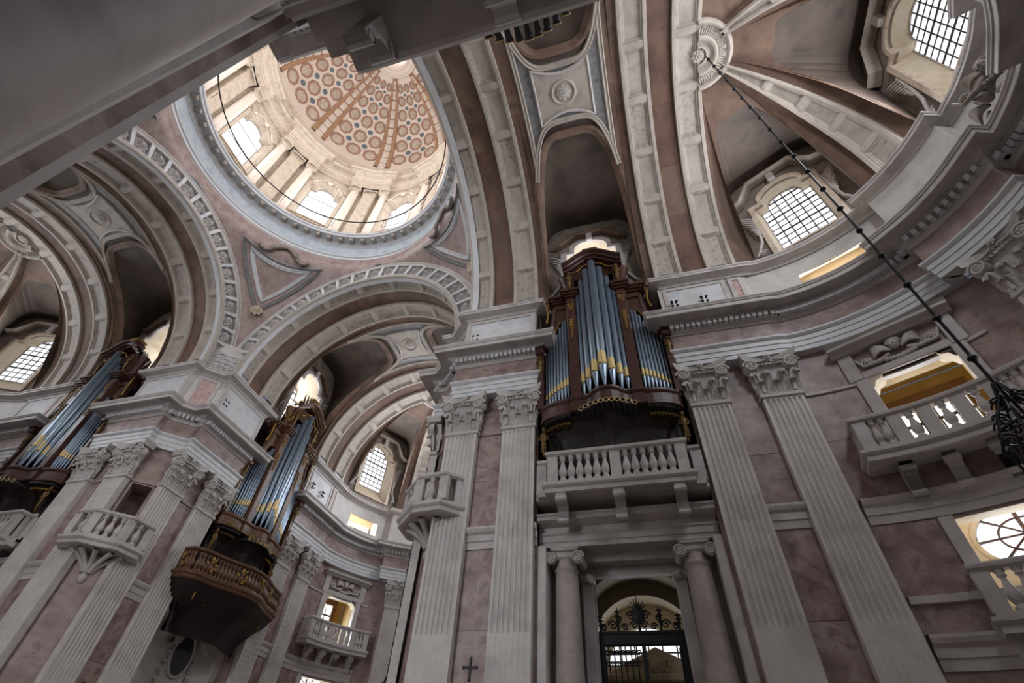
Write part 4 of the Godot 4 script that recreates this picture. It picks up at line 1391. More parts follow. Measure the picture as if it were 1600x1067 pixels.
# ---- walls of the apse
func wall_cyl(m: MB, R: float, a0: float, a1: float, y0: float, y1: float, opens: Array) -> MB:
	var cuts := []
	var a := a0
	while a < a1 - 0.01:
		cuts.append(a)
		a += 2.5
	cuts.append(a1)
	for o in opens:
		if o[0] > a0 and o[1] < a1: cuts.append_array([o[0], o[1]])
	cuts.sort()
	for i in cuts.size() - 1:
		if cuts[i + 1] - cuts[i] < 0.001: continue
		var c: float = (cuts[i] + cuts[i + 1]) / 2
		var spans := [[y0, y1]]
		for o in opens:
			if c > o[0] and c < o[1]:
				var nxt := []
				for s in spans:
					if o[2] > s[0]: nxt.append([s[0], minf(s[1], o[2])])
					if o[3] < s[1]: nxt.append([maxf(s[0], o[3]), s[1]])
				spans = nxt
		for s in spans:
			var p := apse_at(cuts[i], R).origin
			var q := apse_at(cuts[i + 1], R).origin
			m.quad(Vector3(p.x, s[0], p.z), Vector3(p.x, s[1], p.z), Vector3(q.x, s[1], q.z), Vector3(q.x, s[0], q.z))
	return m

func apse_path(spans: Array, c := Vector2(APX, 0)) -> PackedVector2Array:   # spans of [a0, a1, r], walking from large to small angles
	var o := PackedVector2Array()
	for s in spans:
		if s[0] == s[1]:
			o.append(ring(s[2], s[0], s[0], 1, c)[0])
			continue
		for p in ring(s[2], s[0], s[1], maxi(1, int(absf(s[0] - s[1]) / 2.5)), c): o.append(p)
	return o

func cherub(t: Node3D, xf: Transform3D, dark := false) -> void:
	var m := MB.new()
	m.ball(Vector3(0, 0.1, 0.12), Vector3(0.13, 0.16, 0.13), 12)
	rng.seed = 3
	for k in 16:
		var a := PI * k / 15.0
		m.ball(Vector3(0.14 * cos(a), 0.15 + 0.12 * sin(a), 0.13), Vector3(0.045, 0.045, 0.05), 6)
	m.ball(Vector3(0, 0.08, 0.25), Vector3(0.025, 0.035, 0.03), 6)
	for s in [-1.0, 1.0]:
		m.ball(Vector3(s * 0.06, 0.06, 0.2), Vector3(0.04, 0.035, 0.04), 6)
		for k in 6:
			var pl := []
			for i in 6:
				var g := i / 5.0
				pl.append(Vector3(s * (0.12 + 0.42 * g), -0.02 + 0.28 * g - 0.06 * k * g + 0.1 * sin(g * PI), 0.08 + 0.03 * sin(g * PI)))
			m.tube(pl, [0.03, 0.045, 0.05, 0.045, 0.035, 0.015], 5)
		var sc := []
		for p in spiral(1.7, 0.14, 0.03, 18, s): sc.append(p + Vector3(s * 0.72, -0.1, 0.06))
		m.tube(sc, 0.035, 5)
		m.tube([Vector3(s * 0.2, -0.12, 0.1), Vector3(s * 0.45, -0.2, 0.08), Vector3(s * 0.85, -0.16, 0.06), Vector3(s * 0.95, 0.1, 0.05)], [0.05, 0.06, 0.05, 0.04], 6)
	for k in 9: m.ball(Vector3((k - 4) * 0.08, -0.22 - 0.05 * cos((k - 4) * 0.35), 0.08), Vector3(0.07, 0.07, 0.06), 6)
	part(t, "cherub_carving", m.mesh(true), ma.stone if dark else ma.marble_b, xf)

func apse_walls(xf: Transform3D, where: String, light: float, bays: Array) -> void:
	var opens := []
	var low := []
	for b in [28.5, 90.0, 151.5]:
		opens.append([b - 9.2, b + 9.2, 8.1, 10.35])
		opens.append([b - 9.8, b + 9.8, 4.5, 6.62])
		if b != 90.0: low.append([b - 10.3, b + 10.3, 14.25, 14.98])
	var w := wall_cyl(MB.new(), 5.74, 3.0, 177.0, 0.0, 11.85, opens)
	for s in [-1.0, 1.0]:
		w.quad(Vector3(13.83, 0, s * 5.77), Vector3(13.83, 11.85, s * 5.77), Vector3(16.95, 11.85, s * 5.77), Vector3(16.95, 0, s * 5.77))
		w.quad(Vector3(13.83, 0, s * 5.77), Vector3(13.83, 11.85, s * 5.77), Vector3(13.83, 11.85, s * 7.6), Vector3(13.83, 0, s * 7.6))
	var wa := struct("wall_apse", "rose marble wall of the apse " + where, w.mesh(), ma.pink, xf)
	for s in [[3.5, 16.0], [41.0, 50.0]]:
		var ys := [1.2, 2.6, 4.02, 4.66, 5.1, 6.7, 7.36, 8.9, 10.3]
		for i in ys.size() - 1:
			if ys[i + 1] - ys[i] < 0.7: continue
			part(wa, "marble_slab", wall_cyl(MB.new(), 5.727, s[0] + 0.1, s[1] - 0.1, ys[i] + 0.006, ys[i + 1] - 0.006, []).mesh(), ma.pink if i % 2 else ma.pink_b)
	wall_slabs(wa, 14.94, 15.78, [1.2, 2.9, 4.9, 6.76, 7.4, 8.75, 10.3], at(0, 0, -5.77))
	wall_slabs(wa, -15.78, -14.94, [1.2, 2.9, 4.9, 6.76, 7.4, 8.75, 10.3], Transform3D(Basis(Vector3.UP, PI), Vector3(0, 0, 5.77)))
	var aw := MB.new()
	for s in [[3.0, 46.5], [73.5, 106.5], [133.5, 177.0]]: wall_cyl(aw, 5.62, s[0], s[1], 13.7, 15.7, low)
	for s in [46.5, 106.5]: wall_cyl(aw, 5.16, s, s + 27.0, 13.7, 15.7, [])
	for a in [46.5, 73.5, 106.5, 133.5]:
		var p := apse_at(a, 5.16).origin
		var q := apse_at(a, 5.62).origin
		aw.quad(Vector3(p.x, 13.7, p.z), Vector3(p.x, 15.7, p.z), Vector3(q.x, 15.7, q.z), Vector3(q.x, 13.7, q.z))
	for s in [-1.0, 1.0]:
		aw.quad(Vector3(13.83, 13.7, s * 5.52), Vector3(13.83, 15.7, s * 5.52), Vector3(16.8, 15.7, s * 5.56), Vector3(16.8, 13.7, s * 5.56))
		aw.quad(Vector3(13.83, 13.7, s * 5.52), Vector3(13.83, 15.7, s * 5.52), Vector3(13.83, 15.7, s * 7), Vector3(13.83, 13.7, s * 7))
	struct("wall_apse_attic", "grey attic wall of the apse " + where, aw.mesh(), ma.marble, xf)
	var path := PackedVector2Array([Vector2(13.83, 6.6), Vector2(13.83, 5.42), Vector2(16.8, 5.42)])
	path.append_array(apse_path([[174, 142, 5.5], [133.5, 133.5, 5.52], [133.5, 106.5, 5.06], [106.5, 106.5, 5.52], [97, 83, 5.52], [73.5, 73.5, 5.52], [73.5, 46.5, 5.06], [46.5, 46.5, 5.52], [38, 6, 5.5]]))
	path.append_array(PackedVector2Array([Vector2(16.8, -5.42), Vector2(13.83, -5.42), Vector2(13.83, -6.6)]))
	var e := thing("entablature", "curved grey entablature with pink frieze round the apse " + where, "entablature", xf)
	entablature(e, path)
	e.get_node("attic").free()
	for s in [1.0, -1.0]:
		var fx := at(0, 0, -5.52) if s > 0 else TF * at(0, 0, -5.52)
		var x0 := 13.98 if s > 0 else 2 * XM - 16.64
		attic_panel(e, x0, x0 + 2.1, ma.pale, fx)
		attic_panel(e, x0 + 2.2 if s > 0 else x0 + 2.12, x0 + 2.66, ma.rose, fx)
	# pilasters: two pairs on the straight walls are built with the bay; here the two apse pilasters
	for a in [60.0, 120.0]:
		pilaster(xf * apse_at(a, 5.2), "fluted pilaster under the apse cornice break %s, %s" % [where, "before the middle window" if a < 90 else "after it"])
		struct("wall_apse_strip", "narrow wall strip behind the apse pilaster %s%s" % [where, "" if a < 90 else ", second"], MB.new().box(Vector3(-0.62, 0, -0.6), Vector3(0.62, 11.85, -0.2)).mesh(), ma.pink, xf * apse_at(a, 5.2))
	var sb := MB.new()
	for s in [[45, 4.0], [104, 76], [176, 135]]: string_band(sb, apse_path([[s[0], s[1], 5.74]]), 6.72)
	for s in [[45, 4.0], [104, 76], [176, 135]]: sweep(sb, [[-0.1, 10.33], [0.06, 10.34], [0.06, 10.42], [-0.1, 10.44]], apse_path([[s[0], s[1], 5.74]]))
	for s in [[45, 4.0], [104, 76], [176, 135]]: sweep(sb, [[-0.1, 5.1], [0.08, 5.12], [0.08, 5.26], [-0.1, 5.3]], apse_path([[s[0], s[1], 5.74]]))
	for s in [[45, 4.0], [104, 76], [176, 135]]: string_band(sb, apse_path([[s[0], s[1], 5.74]]), 4.02)
	struct("trim_apse_bands", "moulded grey string bands round the apse " + where, sb.mesh(), ma.marble_b, xf)
	for bi in bays:
		var b: float = [28.5, 90.0, 151.5][bi]
		var nth: String = ["organ wall", "middle", "opposite"][bi]
		var bx := Transform3D(Basis(Vector3.UP, -deg_to_rad(b)), Vector3(APX, 0, 0))
		# attic opening with a lit cream recess
		var r := MB.new()
		var o := PackedVector2Array([Vector2(-1.0, 14.25), Vector2(1.0, 14.25), Vector2(1.0, 14.98), Vector2(-1.0, 14.98)])
		loft(r, o, -5.55, PackedVector2Array([Vector2(-1.3, 14.0), Vector2(1.3, 14.0), Vector2(1.3, 16.2), Vector2(-1.3, 16.2)]), -6.9)
		if bi != 1: struct("wall_attic_recess", "cream lit recess behind the attic opening of the %s bay of the apse %s" % [nth, where], r.mesh(), ma.plaster, xf * bx)
		if bi != 1:
			var aw2 := thing("attic_window", "low lit attic window, %s bay of the apse %s" % [nth, where], "window", xf * bx)
			glazing(aw2, PackedVector2Array([Vector2(-1.2, 14.05), Vector2(1.2, 14.05), Vector2(1.2, 15.2), Vector2(-1.2, 15.2)]), -6.9, 5, 2, TA, light * 0.5, 2.2, 1.0, Vector3(0, 14.6, -6.82), xf * bx, true)
			part(aw2, "upper_panel", MB.new().slab(PackedVector2Array([Vector2(-1.3, 15.2), Vector2(1.3, 15.2), Vector2(1.3, 16.2), Vector2(-1.3, 16.2)]), -7.0, -6.9).mesh(), ma.plaster)
		# balcony door: jambs with ears, head, hood and cherub
		var d := thing("balcony_doorway", "grey balcony doorway with cherub and hood, %s bay, apse %s" % [nth, where], "doorway", xf * bx)
		var fr := MB.new()
		for s in [-1.0, 1.0]:
			fr.cbox(Vector3(s * 1.06 - 0.15, 8.1, -5.8), Vector3(s * 1.06 + 0.15, 10.42, -5.52), 0.015)
			fr.cbox(Vector3(s * 1.15 - 0.17, 10.42, -5.8), Vector3(s * 1.15 + 0.17, 11.3, -5.5), 0.015)
		fr.cbox(Vector3(-0.98, 10.4, -5.82), Vector3(0.98, 10.62, -5.52), 0.02)
		part(d, "jambs", fr.mesh(), ma.marble_b)
		part(d, "head_panel", MB.new().cbox(Vector3(-1.0, 10.62, -5.85), Vector3(1.0, 11.3, -5.62), 0.02).mesh(), ma.pink)
		part(d, "hood", MB.new().add(sweep(MB.new(), [[-0.5, 11.3], [0.05, 11.3], [0.08, 11.36], [0.22, 11.4], [0.26, 11.42], [0.26, 11.5], [0.32, 11.56], [-0.5, 11.62]], PackedVector2Array([Vector2(1.42, -5.5), Vector2(-1.42, -5.5)]), false, true)).mesh(), ma.marble_b)
		for s in [-1.0, 1.0]:
			part(d, "head_bracket", MB.new().slab(PackedVector2Array([Vector2(0, 0), Vector2(0.34, 0), Vector2(0.28, -0.1), Vector2(0.14, -0.14), Vector2(0.05, -0.3), Vector2(0, -0.32)]), -0.4, 0.0, Transform3D(Basis(Vector3.UP, 0.0 if s > 0 else PI), Vector3(-s * 0.93, 10.4, -5.55 if s > 0 else -5.95))).mesh(), ma.plaster)
		cherub(d, at(0, 10.95, -5.62))
		var rm := MB.new()
		var op := PackedVector2Array([Vector2(-0.93, 8.05), Vector2(0.93, 8.05), Vector2(0.93, 10.4), Vector2(-0.93, 10.4)])
		loft(rm, op, -5.6, op, -6.2)
		var big := PackedVector2Array([Vector2(-1.5, 8.05), Vector2(1.5, 8.05), Vector2(1.5, 11.4), Vector2(-1.5, 11.4)])
		loft(rm, op, -6.2, big, -6.2)
		loft(rm, big, -6.2, big, -8.0)
		rm.slab(big, -8.2, -8.05)
		struct("wall_balcony_room", "ochre plastered room behind the balcony doorway, %s bay of the apse %s" % [nth, where], rm.mesh(), ma.ochre, xf * bx)
		var bw := thing("balcony_window", "brown framed window behind the balcony doorway, %s bay, apse %s" % [nth, where], "window", xf * bx)
		part(bw, "wood_frame", plate(MB.new(), PackedVector2Array([Vector2(-1.0, 8.05), Vector2(1.0, 8.05), Vector2(1.0, 10.95), Vector2(-1.0, 10.95)]), [PackedVector2Array([Vector2(-0.8, 8.3), Vector2(0.8, 8.3), Vector2(0.8, 10.65), Vector2(-0.8, 10.65)])], -8.0, -7.86).mesh(), ma.walnut)
		glazing(bw, PackedVector2Array([Vector2(-0.8, 8.3), Vector2(0.8, 8.3), Vector2(0.8, 10.65), Vector2(-0.8, 10.65)]), -7.95, 4, 4, TA, light * 0.5, 1.4, 2.0, Vector3(0, 9.4, -7.8), xf * bx)
		# curved balcony on scrolled corbels
		var t := thing("apse_balcony", "curved marble balcony with balusters, %s bay, apse %s" % [nth, where], "balcony", xf)
		var bp := PackedVector2Array([apse_vec(b + 19.5, 5.7)])
		for p in ring(5.02, b + 20.0, b - 20.0, 20, Vector2(APX, 0)): bp.append(p)
		bp.append(apse_vec(b - 19.5, 5.7))
		var run := 5.02 * deg_to_rad(40.0)
		balcony(t, bp, 7.8, [0.1, 0.82, 0.68 + run * 0.24, 0.68 + run * 0.41, 0.68 + run * 0.59, 0.68 + run * 0.76, 0.54 + run, 1.26 + run], ma.marble_b, TA, 0.19)
		var cs := []
		for q in [-13.0, -4.3, 4.3, 13.0]: cs.append(apse_at(b + q, 5.62, 7.82))
		corbels(t, cs, ma.marble_b)
		# lower gallery and the wheel window behind it
		var lg := thing("lower_gallery", "low parapet under the curved balcony, %s bay, apse %s" % [nth, where], "balcony", xf)
		var lp := PackedVector2Array([apse_vec(b + 12.6, 5.7)])
		for p in ring(5.3, b + 13.0, b - 13.0, 12, Vector2(APX, 0)): lp.append(p)
		lp.append(apse_vec(b - 12.6, 5.7))
		balcony(lg, lp, 4.42, [0.1, 0.6, 1.6, 2.7, 3.05], ma.marble_b, TA, 0.2)
		for q in [-11.2, 11.2]: part(lg, "side_strip", MB.new().cbox(Vector3(-0.13, 0, 0.0), Vector3(0.13, 6.68, 0.1), 0.01).mesh(), ma.marble_b, apse_at(b + q, 5.74))
		var wr := MB.new()
		var wo := PackedVector2Array([Vector2(-0.98, 4.4), Vector2(0.98, 4.4), Vector2(0.98, 6.6), Vector2(-0.98, 6.6)])
		var wb := PackedVector2Array([Vector2(-1.3, 4.4), Vector2(1.3, 4.4), Vector2(1.3, 7.6), Vector2(-1.3, 7.6)])
		loft(wr, wo, -5.6, wo, -5.95)
		loft(wr, wo, -5.95, wb, -5.95)
		loft(wr, wb, -5.95, wb, -6.9)
		var ov := PackedVector2Array()
		for k in 28: ov.append(Vector2(cos(TAU * k / 28) * 0.86, 6.52 + sin(TAU * k / 28) * 0.62))
		plate(wr, wb, [ov], -7.0, -6.9)
		struct("wall_wheel_recess", "plastered recess of the oval window, %s bay of the apse %s" % [nth, where], wr.mesh(), ma.plaster, xf * bx)
		var ow := thing("oval_window", "oval wheel window with radiating bars, %s bay, apse %s" % [nth, where], "window", xf * bx)
		for k in 8:
			for lay in 2:
				var cell := PackedVector2Array()
				var q0 := 0.06 if lay == 0 else 0.57
				var q1 := 0.53 if lay == 0 else 0.97
				var n := 6
				for i in n + 1: cell.append(Vector2(cos(TAU * (k + 0.06 + 0.88 * i / n) / 8), sin(TAU * (k + 0.06 + 0.88 * i / n) / 8)) * q1)
				for i in range(n, -1, -1): cell.append(Vector2(cos(TAU * (k + 0.06 + 0.88 * i / n) / 8), sin(TAU * (k + 0.06 + 0.88 * i / n) / 8)) * q0)
				for i in cell.size(): cell[i] = Vector2(cell[i].x * 0.86, 6.52 + cell[i].y * 0.62)
				part(ow, "pane", MB.new().slab(cell, -6.98, -6.95).mesh(), ma.pane)
		var bars := MB.new()
		for k in 8:
			var c := Vector3(cos(TAU * k / 8) * 0.86, 6.52 + sin(TAU * k / 8) * 0.62, -6.92)
			bars.tube([Vector3(0, 6.52, -6.92), c], 0.045 if k % 4 == 2 else 0.022, 5)
		var rg := []
		for k in 28: rg.append(Vector3(cos(TAU * k / 28) * 0.47, 6.52 + sin(TAU * k / 28) * 0.34, -6.92))
		bars.tube(rg, 0.022, 5, true)
		part(ow, "wheel_bars", bars.mesh(), ma.wood)
		var rim := []
		for k in 28: rim.append(Vector3(cos(TAU * k / 28) * 0.9, 6.52 + sin(TAU * k / 28) * 0.66, -6.9))
		part(ow, "rim", MB.new().tube(rim, 0.06, 6, true).mesh(true), ma.plaster)
		daylight(xf * bx * at(0, 6.5, -6.8), 1.2, 0.9, light * 0.6)

func apse_vec(a: float, r: float) -> Vector2:
	return Vector2(APX + r * sin(deg_to_rad(a)), -r * cos(deg_to_rad(a)))

# ---- the doorway under an organ, on the -z wall before xf
func doorway(xf: Transform3D, where: String, gate: bool) -> void:
	var w := MB.new()
	var hall := PackedVector2Array([Vector2(9.41, 0), Vector2(13.83, 0), Vector2(13.83, 8.0), Vector2(9.41, 8.0)])
	var op := PackedVector2Array([Vector2(10.64, 0), Vector2(12.64, 0), Vector2(12.64, 6.42), Vector2(10.64, 6.42)])
	plate(w, hall, [op], -7.2, -7.0)
	for x in [9.41, 13.83]: w.quad(Vector3(x, 0, -5.77), Vector3(x, 8, -5.77), Vector3(x, 8, -7.1), Vector3(x, 0, -7.1))
	struct("wall_doorway", "grey marble lining of the doorway " + where, w.mesh(), ma.marble, xf)
	var e := thing("door_entablature", "grey stone lintel with cornice over the column pair " + where, "entablature", xf)
	var ep := PackedVector2Array([Vector2(13.84, -5.97), Vector2(9.4, -5.97)])
	part(e, "lintel", sweep(MB.new(), [[-0.9, 6.8], [0.0, 6.8], [0.0, 6.92], [0.03, 6.93], [0.03, 7.08], [0.07, 7.12], [0.07, 7.16], [-0.02, 7.18], [-0.02, 7.32], [0.04, 7.34], [0.2, 7.4], [0.25, 7.42], [0.25, 7.5], [0.3, 7.54], [0.3, 7.58], [-1.1, 7.62]], ep).mesh(), ma.marble_b)
	part(e, "soffit_beam", MB.new().cbox(Vector3(9.9, 6.62, -6.9), Vector3(13.34, 6.82, -6.55), 0.02).mesh(), ma.marble_b)
	for s in [-1.0, 1.0]:
		var cx: float = XM + s * 1.555
		var c := thing("door_column", "smooth pinkish Ionic column %s, %s" % [where, "crossing side" if s < 0 else "apse side"], "column", xf * at(cx, 0, -6.2))
		part(c, "shaft", MB.new().lathe([[0.335, 0.75], [0.34, 1.6], [0.332, 3.0], [0.31, 4.4], [0.275, 6.1], [0.27, 6.22], [0.295, 6.25], [0.295, 6.29], [0.27, 6.32], [0.27, 6.5]], 32).mesh(true), ma.rosy)
		part(c, "base", MB.new().lathe([[0.0, 0.0], [0.5, 0.0], [0.5, 0.3], [0.46, 0.32], [0.48, 0.42], [0.44, 0.5], [0.38, 0.54], [0.4, 0.64], [0.36, 0.72], [0.335, 0.76]], 28).mesh(true), ma.marble_b)
		var k := part(c, "capital", MB.new().cbox(Vector3(-0.38, 6.72, -0.36), Vector3(0.38, 6.8, 0.36), 0.02).cbox(Vector3(-0.3, 6.48, -0.3), Vector3(0.3, 6.73, 0.3), 0.05).mesh(), ma.marble_b)
		for v in [-1.0, 1.0]:
			part(k, "volute", geo.volute_scroll if v > 0 else geo.volute_scroll_left, ma.marble_b, at(v * 0.34, 6.5, 0.35))
			part(k, "bolster", MB.new().tube([Vector3(v * 0.34, 6.56, 0.32), Vector3(v * 0.34, 6.56, 0.0), Vector3(v * 0.34, 6.56, -0.34)], [0.15, 0.11, 0.15], 12).mesh(true), ma.marble_b)
		part(k, "saddle", MB.new().cbox(Vector3(-0.34, 6.66, 0.26), Vector3(0.34, 6.73, 0.36), 0.02).mesh(), ma.marble_b)
		# half pilaster in the jamb and the inner bracket
		var j := thing("door_jamb_pilaster", "plain grey jamb pilaster %s, %s" % [where, "crossing side" if s < 0 else "apse side"], "pilaster", xf)
		part(j, "shaft", MB.new().cbox(Vector3(XM + s * 2.145 - 0.145, 0, -6.6), Vector3(XM + s * 2.145 + 0.145, 6.8, -5.79), 0.02).mesh(), ma.marble)
		part(j, "inner_shaft", MB.new().cbox(Vector3(XM + s * 1.15 - 0.14, 0, -7.05), Vector3(XM + s * 1.15 + 0.14, 6.2, -6.8), 0.02).mesh(), ma.marble)
		part(j, "inner_capital", MB.new().cbox(Vector3(XM + s * 1.15 - 0.2, 6.2, -7.05), Vector3(XM + s * 1.15 + 0.2, 6.42, -6.7), 0.05).tube([Vector3(XM + s * 1.15, 6.3, -6.68), Vector3(XM + s * 0.95, 6.22, -6.7)], 0.11, 8).mesh(), ma.marble)
	if not gate: return
	# vestibule beyond the gate
	var vb := MB.new()
	for a in [[2.0, -7.2, -8.3], [1.75, -8.3, -8.5], [1.9, -8.5, -9.8], [1.55, -9.8, -10.0], [1.7, -10.0, -11.2]]:
		var r0 := PackedVector3Array()
		var r1 := PackedVector3Array()
		for i in 25:
			var t := PI * i / 24
			r0.append(Vector3(XM - a[0] * cos(t), 5.3 + a[0] * sin(t), a[1])); r1.append(Vector3(XM - a[0] * cos(t), 5.3 + a[0] * sin(t), a[2]))
		vb.grid([r0, r1])
		for s in [-1.0, 1.0]: vb.quad(Vector3(XM + s * a[0], 0, a[1]), Vector3(XM + s * a[0], 5.3, a[1]), Vector3(XM + s * a[0], 5.3, a[2]), Vector3(XM + s * a[0], 0, a[2]))
	for a in [[1.75, 2.0, -8.3], [1.75, 1.9, -8.5], [1.55, 1.9, -9.8], [1.55, 1.7, -10.0], [2.0, 3.4, -7.21]]:
		var r0 := PackedVector3Array()
		var r1 := PackedVector3Array()
		for i in 25:
			var t := PI * i / 24
			r0.append(Vector3(XM - a[0] * cos(t), 5.3 + a[0] * sin(t), a[2])); r1.append(Vector3(XM - a[1] * cos(t), 5.3 + a[1] * sin(t), a[2]))
		vb.grid([r0, r1])
	struct("ceiling_vestibule", "brown stone barrel vault of the vestibule beyond the iron gate", vb.mesh(), ma.vestibule, xf)
	var bw := MB.new()
	var fan := PackedVector2Array([Vector2(XM - 1.25, 5.35), Vector2(XM + 1.25, 5.35)])
	for k in 15: fan.append(Vector2(XM + 1.25 * cos(PI * k / 14), 5.35 + 1.0 * sin(PI * k / 14) + 0.01))
	plate(bw, PackedVector2Array([Vector2(XM - 1.9, 0), Vector2(XM + 1.9, 0), Vector2(XM + 1.9, 7.4), Vector2(XM - 1.9, 7.4)]), [fan], -11.3, -11.15)
	struct("wall_vestibule", "plaster end wall of the vestibule beyond the iron gate", bw.mesh(), ma.plaster, xf)
	var fw := thing("fan_window", "half-round lattice window at the end of the vestibule beyond the iron gate", "window", xf)
	glazing(fw, fan, -11.25, 6, 3, TA, 0.9, 2.0, 0.8, Vector3(XM, 5.8, -11.1), xf, false, "pane", true)
	var pd := thing("inner_pediment", "triangular stone pediment with carved shield over the vestibule door", "pediment", xf)
	part(pd, "gable", MB.new().slab(PackedVector2Array([Vector2(XM - 1.2, 5.0), Vector2(XM + 1.6, 5.0), Vector2(XM + 1.6, 5.1), Vector2(XM + 0.2, 5.72), Vector2(XM - 1.2, 5.1)]), -11.1, -10.7, TA, 0.03).mesh(), ma.plaster)
	part(pd, "cornice", MB.new().cbox(Vector3(XM - 1.4, 4.85, -11.1), Vector3(XM + 1.75, 5.02, -10.55), 0.03).mesh(), ma.plaster)
	var sh := MB.new()
	sh.ball(Vector3(XM + 0.2, 5.25, -10.68), Vector3(0.25, 0.2, 0.08), 10)
	for k in 8: sh.ball(Vector3(XM + 0.2 + 0.35 * cos(TAU * k / 8), 5.25 + 0.18 * sin(TAU * k / 8), -10.68), Vector3(0.08, 0.07, 0.06), 6)
	part(pd, "shield", sh.mesh(true), ma.plaster)
	# wrought iron gate
	var g := thing("iron_gate", "black wrought iron gate with scrolled crest between the columns under the organ", "gate", xf * at(XM, 0, -7.1))
	part(g, "transom", MB.new().cbox(Vector3(-1.06, 4.86, -0.06), Vector3(1.06, 5.12, 0.06), 0.02).cbox(Vector3(-1.12, 5.08, -0.08), Vector3(1.12, 5.16, 0.08), 0.02).mesh(), ma.iron)
	for s in [-1.0, 1.0]: part(g, "post", MB.new().cbox(Vector3(s * 0.98 - 0.14, 0, -0.07), Vector3(s * 0.98 + 0.14, 4.9, 0.07), 0.02).mesh(), ma.iron)
	part(g, "stile", MB.new().cbox(Vector3(0.0, 0, -0.04), Vector3(0.09, 4.88, 0.04), 0.01).mesh(), ma.iron)
	for k in 6: part(g, "bar", MB.new().tube([Vector3(-0.78 + 0.13 * k, 0, 0), Vector3(-0.78 + 0.13 * k, 4.86, 0)], 0.016, 6).mesh(), ma.iron)
	for k in 6:
		for s in [-1.0, 1.0]:
			for lv in [0, 1]:
				var sp := []
				for p in spiral(1.3, 0.065, 0.015, 12, s): sp.append(p + Vector3(-0.78 + 0.13 * k + s * 0.045, 4.72 - 0.22 * lv, 0))
				part(g, "scroll", MB.new().tube(sp, 0.012, 4).mesh(), ma.iron)
	for k in 4: part(g, "open_leaf_bar", MB.new().tube([Vector3(0.84 + 0.01 * k, 0, -0.2 - 0.13 * k), Vector3(0.84 + 0.01 * k, 4.85, -0.2 - 0.13 * k)], 0.016, 6).mesh(), ma.iron)
	var crest := MB.new()
	for s in [-1.0, 1.0]:
		for c in [[0.12, 0.14, 0.1], [0.34, 0.1, 0.09], [0.62, 0.14, 0.12], [0.85, 0.1, 0.09], [0.18, 0.34, 0.11], [0.46, 0.28, 0.07]]:
			var sp := []
			for p in spiral(1.5, c[2], 0.02, 16, s): sp.append(p + Vector3(s * c[0], 5.16 + c[1], 0))
			crest.tube(sp, 0.018, 4)
		for c in [[0.5, 0.55], [0.92, 0.4]]:
			crest.tube([Vector3(s * c[0], 5.14, 0), Vector3(s * c[0], 5.16 + c[1] * 0.6, 0), Vector3(s * c[0], 5.16 + c[1], 0)], [0.03, 0.045, 0.006], 6)
			for f in [0.35, 0.6, 0.8]: crest.tube([Vector3(s * c[0] - 0.08, 5.16 + c[1] * f, 0), Vector3(s * c[0], 5.18 + c[1] * f, 0), Vector3(s * c[0] + 0.08, 5.16 + c[1] * f, 0)], [0.006, 0.028, 0.006], 5)
	for k in 9:
		var a := PI * k / 8
		crest.tube([Vector3(0, 5.62, 0), Vector3(0.22 * cos(a), 5.62 + 0.28 * sin(a), 0)], [0.03, 0.008], 5)
	crest.ball(Vector3(0, 5.5, 0), Vector3(0.16, 0.2, 0.03), 10)
	crest.tube([Vector3(0, 5.14, 0), Vector3(0, 5.98, 0)], [0.04, 0.008], 6)
	part(g, "crest", crest.mesh(), ma.iron)

func organ_balcony(xf: Transform3D, where: String) -> void:
	var t := thing("organ_balcony", "straight marble balcony with balusters under the pipe organ " + where, "balcony", xf)
	var p := PackedVector2Array([Vector2(13.82, -5.55), Vector2(13.46, -5.55), Vector2(13.46, -5.16), Vector2(9.79, -5.16), Vector2(9.79, -5.55), Vector2(9.43, -5.55)])
	balcony(t, p, 7.84, [0.12, 0.36, 0.9, 2.585, 4.27, 4.81, 5.05], ma.marble_b, TA, 0.222, 0.98)
	part(t, "floor", MB.new().box(Vector3(9.5, 7.86, -7.0), Vector3(13.75, 8.05, -5.3)).mesh(), ma.marble_b)
	corbels(t, [at(10.15, 7.86, -5.56), at(XM, 7.86, -5.56), at(13.1, 7.86, -5.56)], ma.marble_b)

# ---- pipe organs, on the -z wall before xf, middle of the case at x = XM
func pipe_mesh(r: float, y0: float, ym: float, y1: float) -> ArrayMesh:
	return MB.new().lathe([[0.012, y0], [0.02, y0 + 0.02], [r, ym], [r, y1], [r * 0.9, y1 + 0.004], [r * 0.9, y1 - 0.3]], 18).mesh(true)

func mouth_mesh(r: float, ym: float, h: float) -> ArrayMesh:
	var m := MB.new()
	var rows := []
	for i in 9:
		var a := lerpf(PI * 0.5 - 1.15, PI * 0.5 + 1.15, i / 8.0)
		var u := i / 4.0 - 1.0
		var top := ym + h * (0.78 + 0.22 * sqrt(maxf(0.0, 1.0 - u * u)))
		rows.append(PackedVector3Array([Vector3(cos(a) * r * 1.03, ym - 0.12 * h * (1.0 - u * u) , sin(a) * r * 1.03), Vector3(cos(a) * r * 1.05, top, sin(a) * r * 1.05)]))
	m.grid(rows)
	return m.mesh(true)

func pipe(t: Node3D, x: float, z: float, r: float, ytop: float, ym: float, gh: float, y0 := 10.88) -> void:
	var p := part(t, "pipe", pipe_mesh(r, y0, ym, ytop), ma.tin, at(XM + x, 0, z))
	part(p, "gilt_mouth", mouth_mesh(r, ym + 0.1, gh), ma.gold_flat)
	part(p, "mouth_slot", MB.new().box(Vector3(-r * 0.75, ym + 0.07, r * 0.72), Vector3(r * 0.75, ym + 0.1, r * 1.03)).mesh(), ma.black)

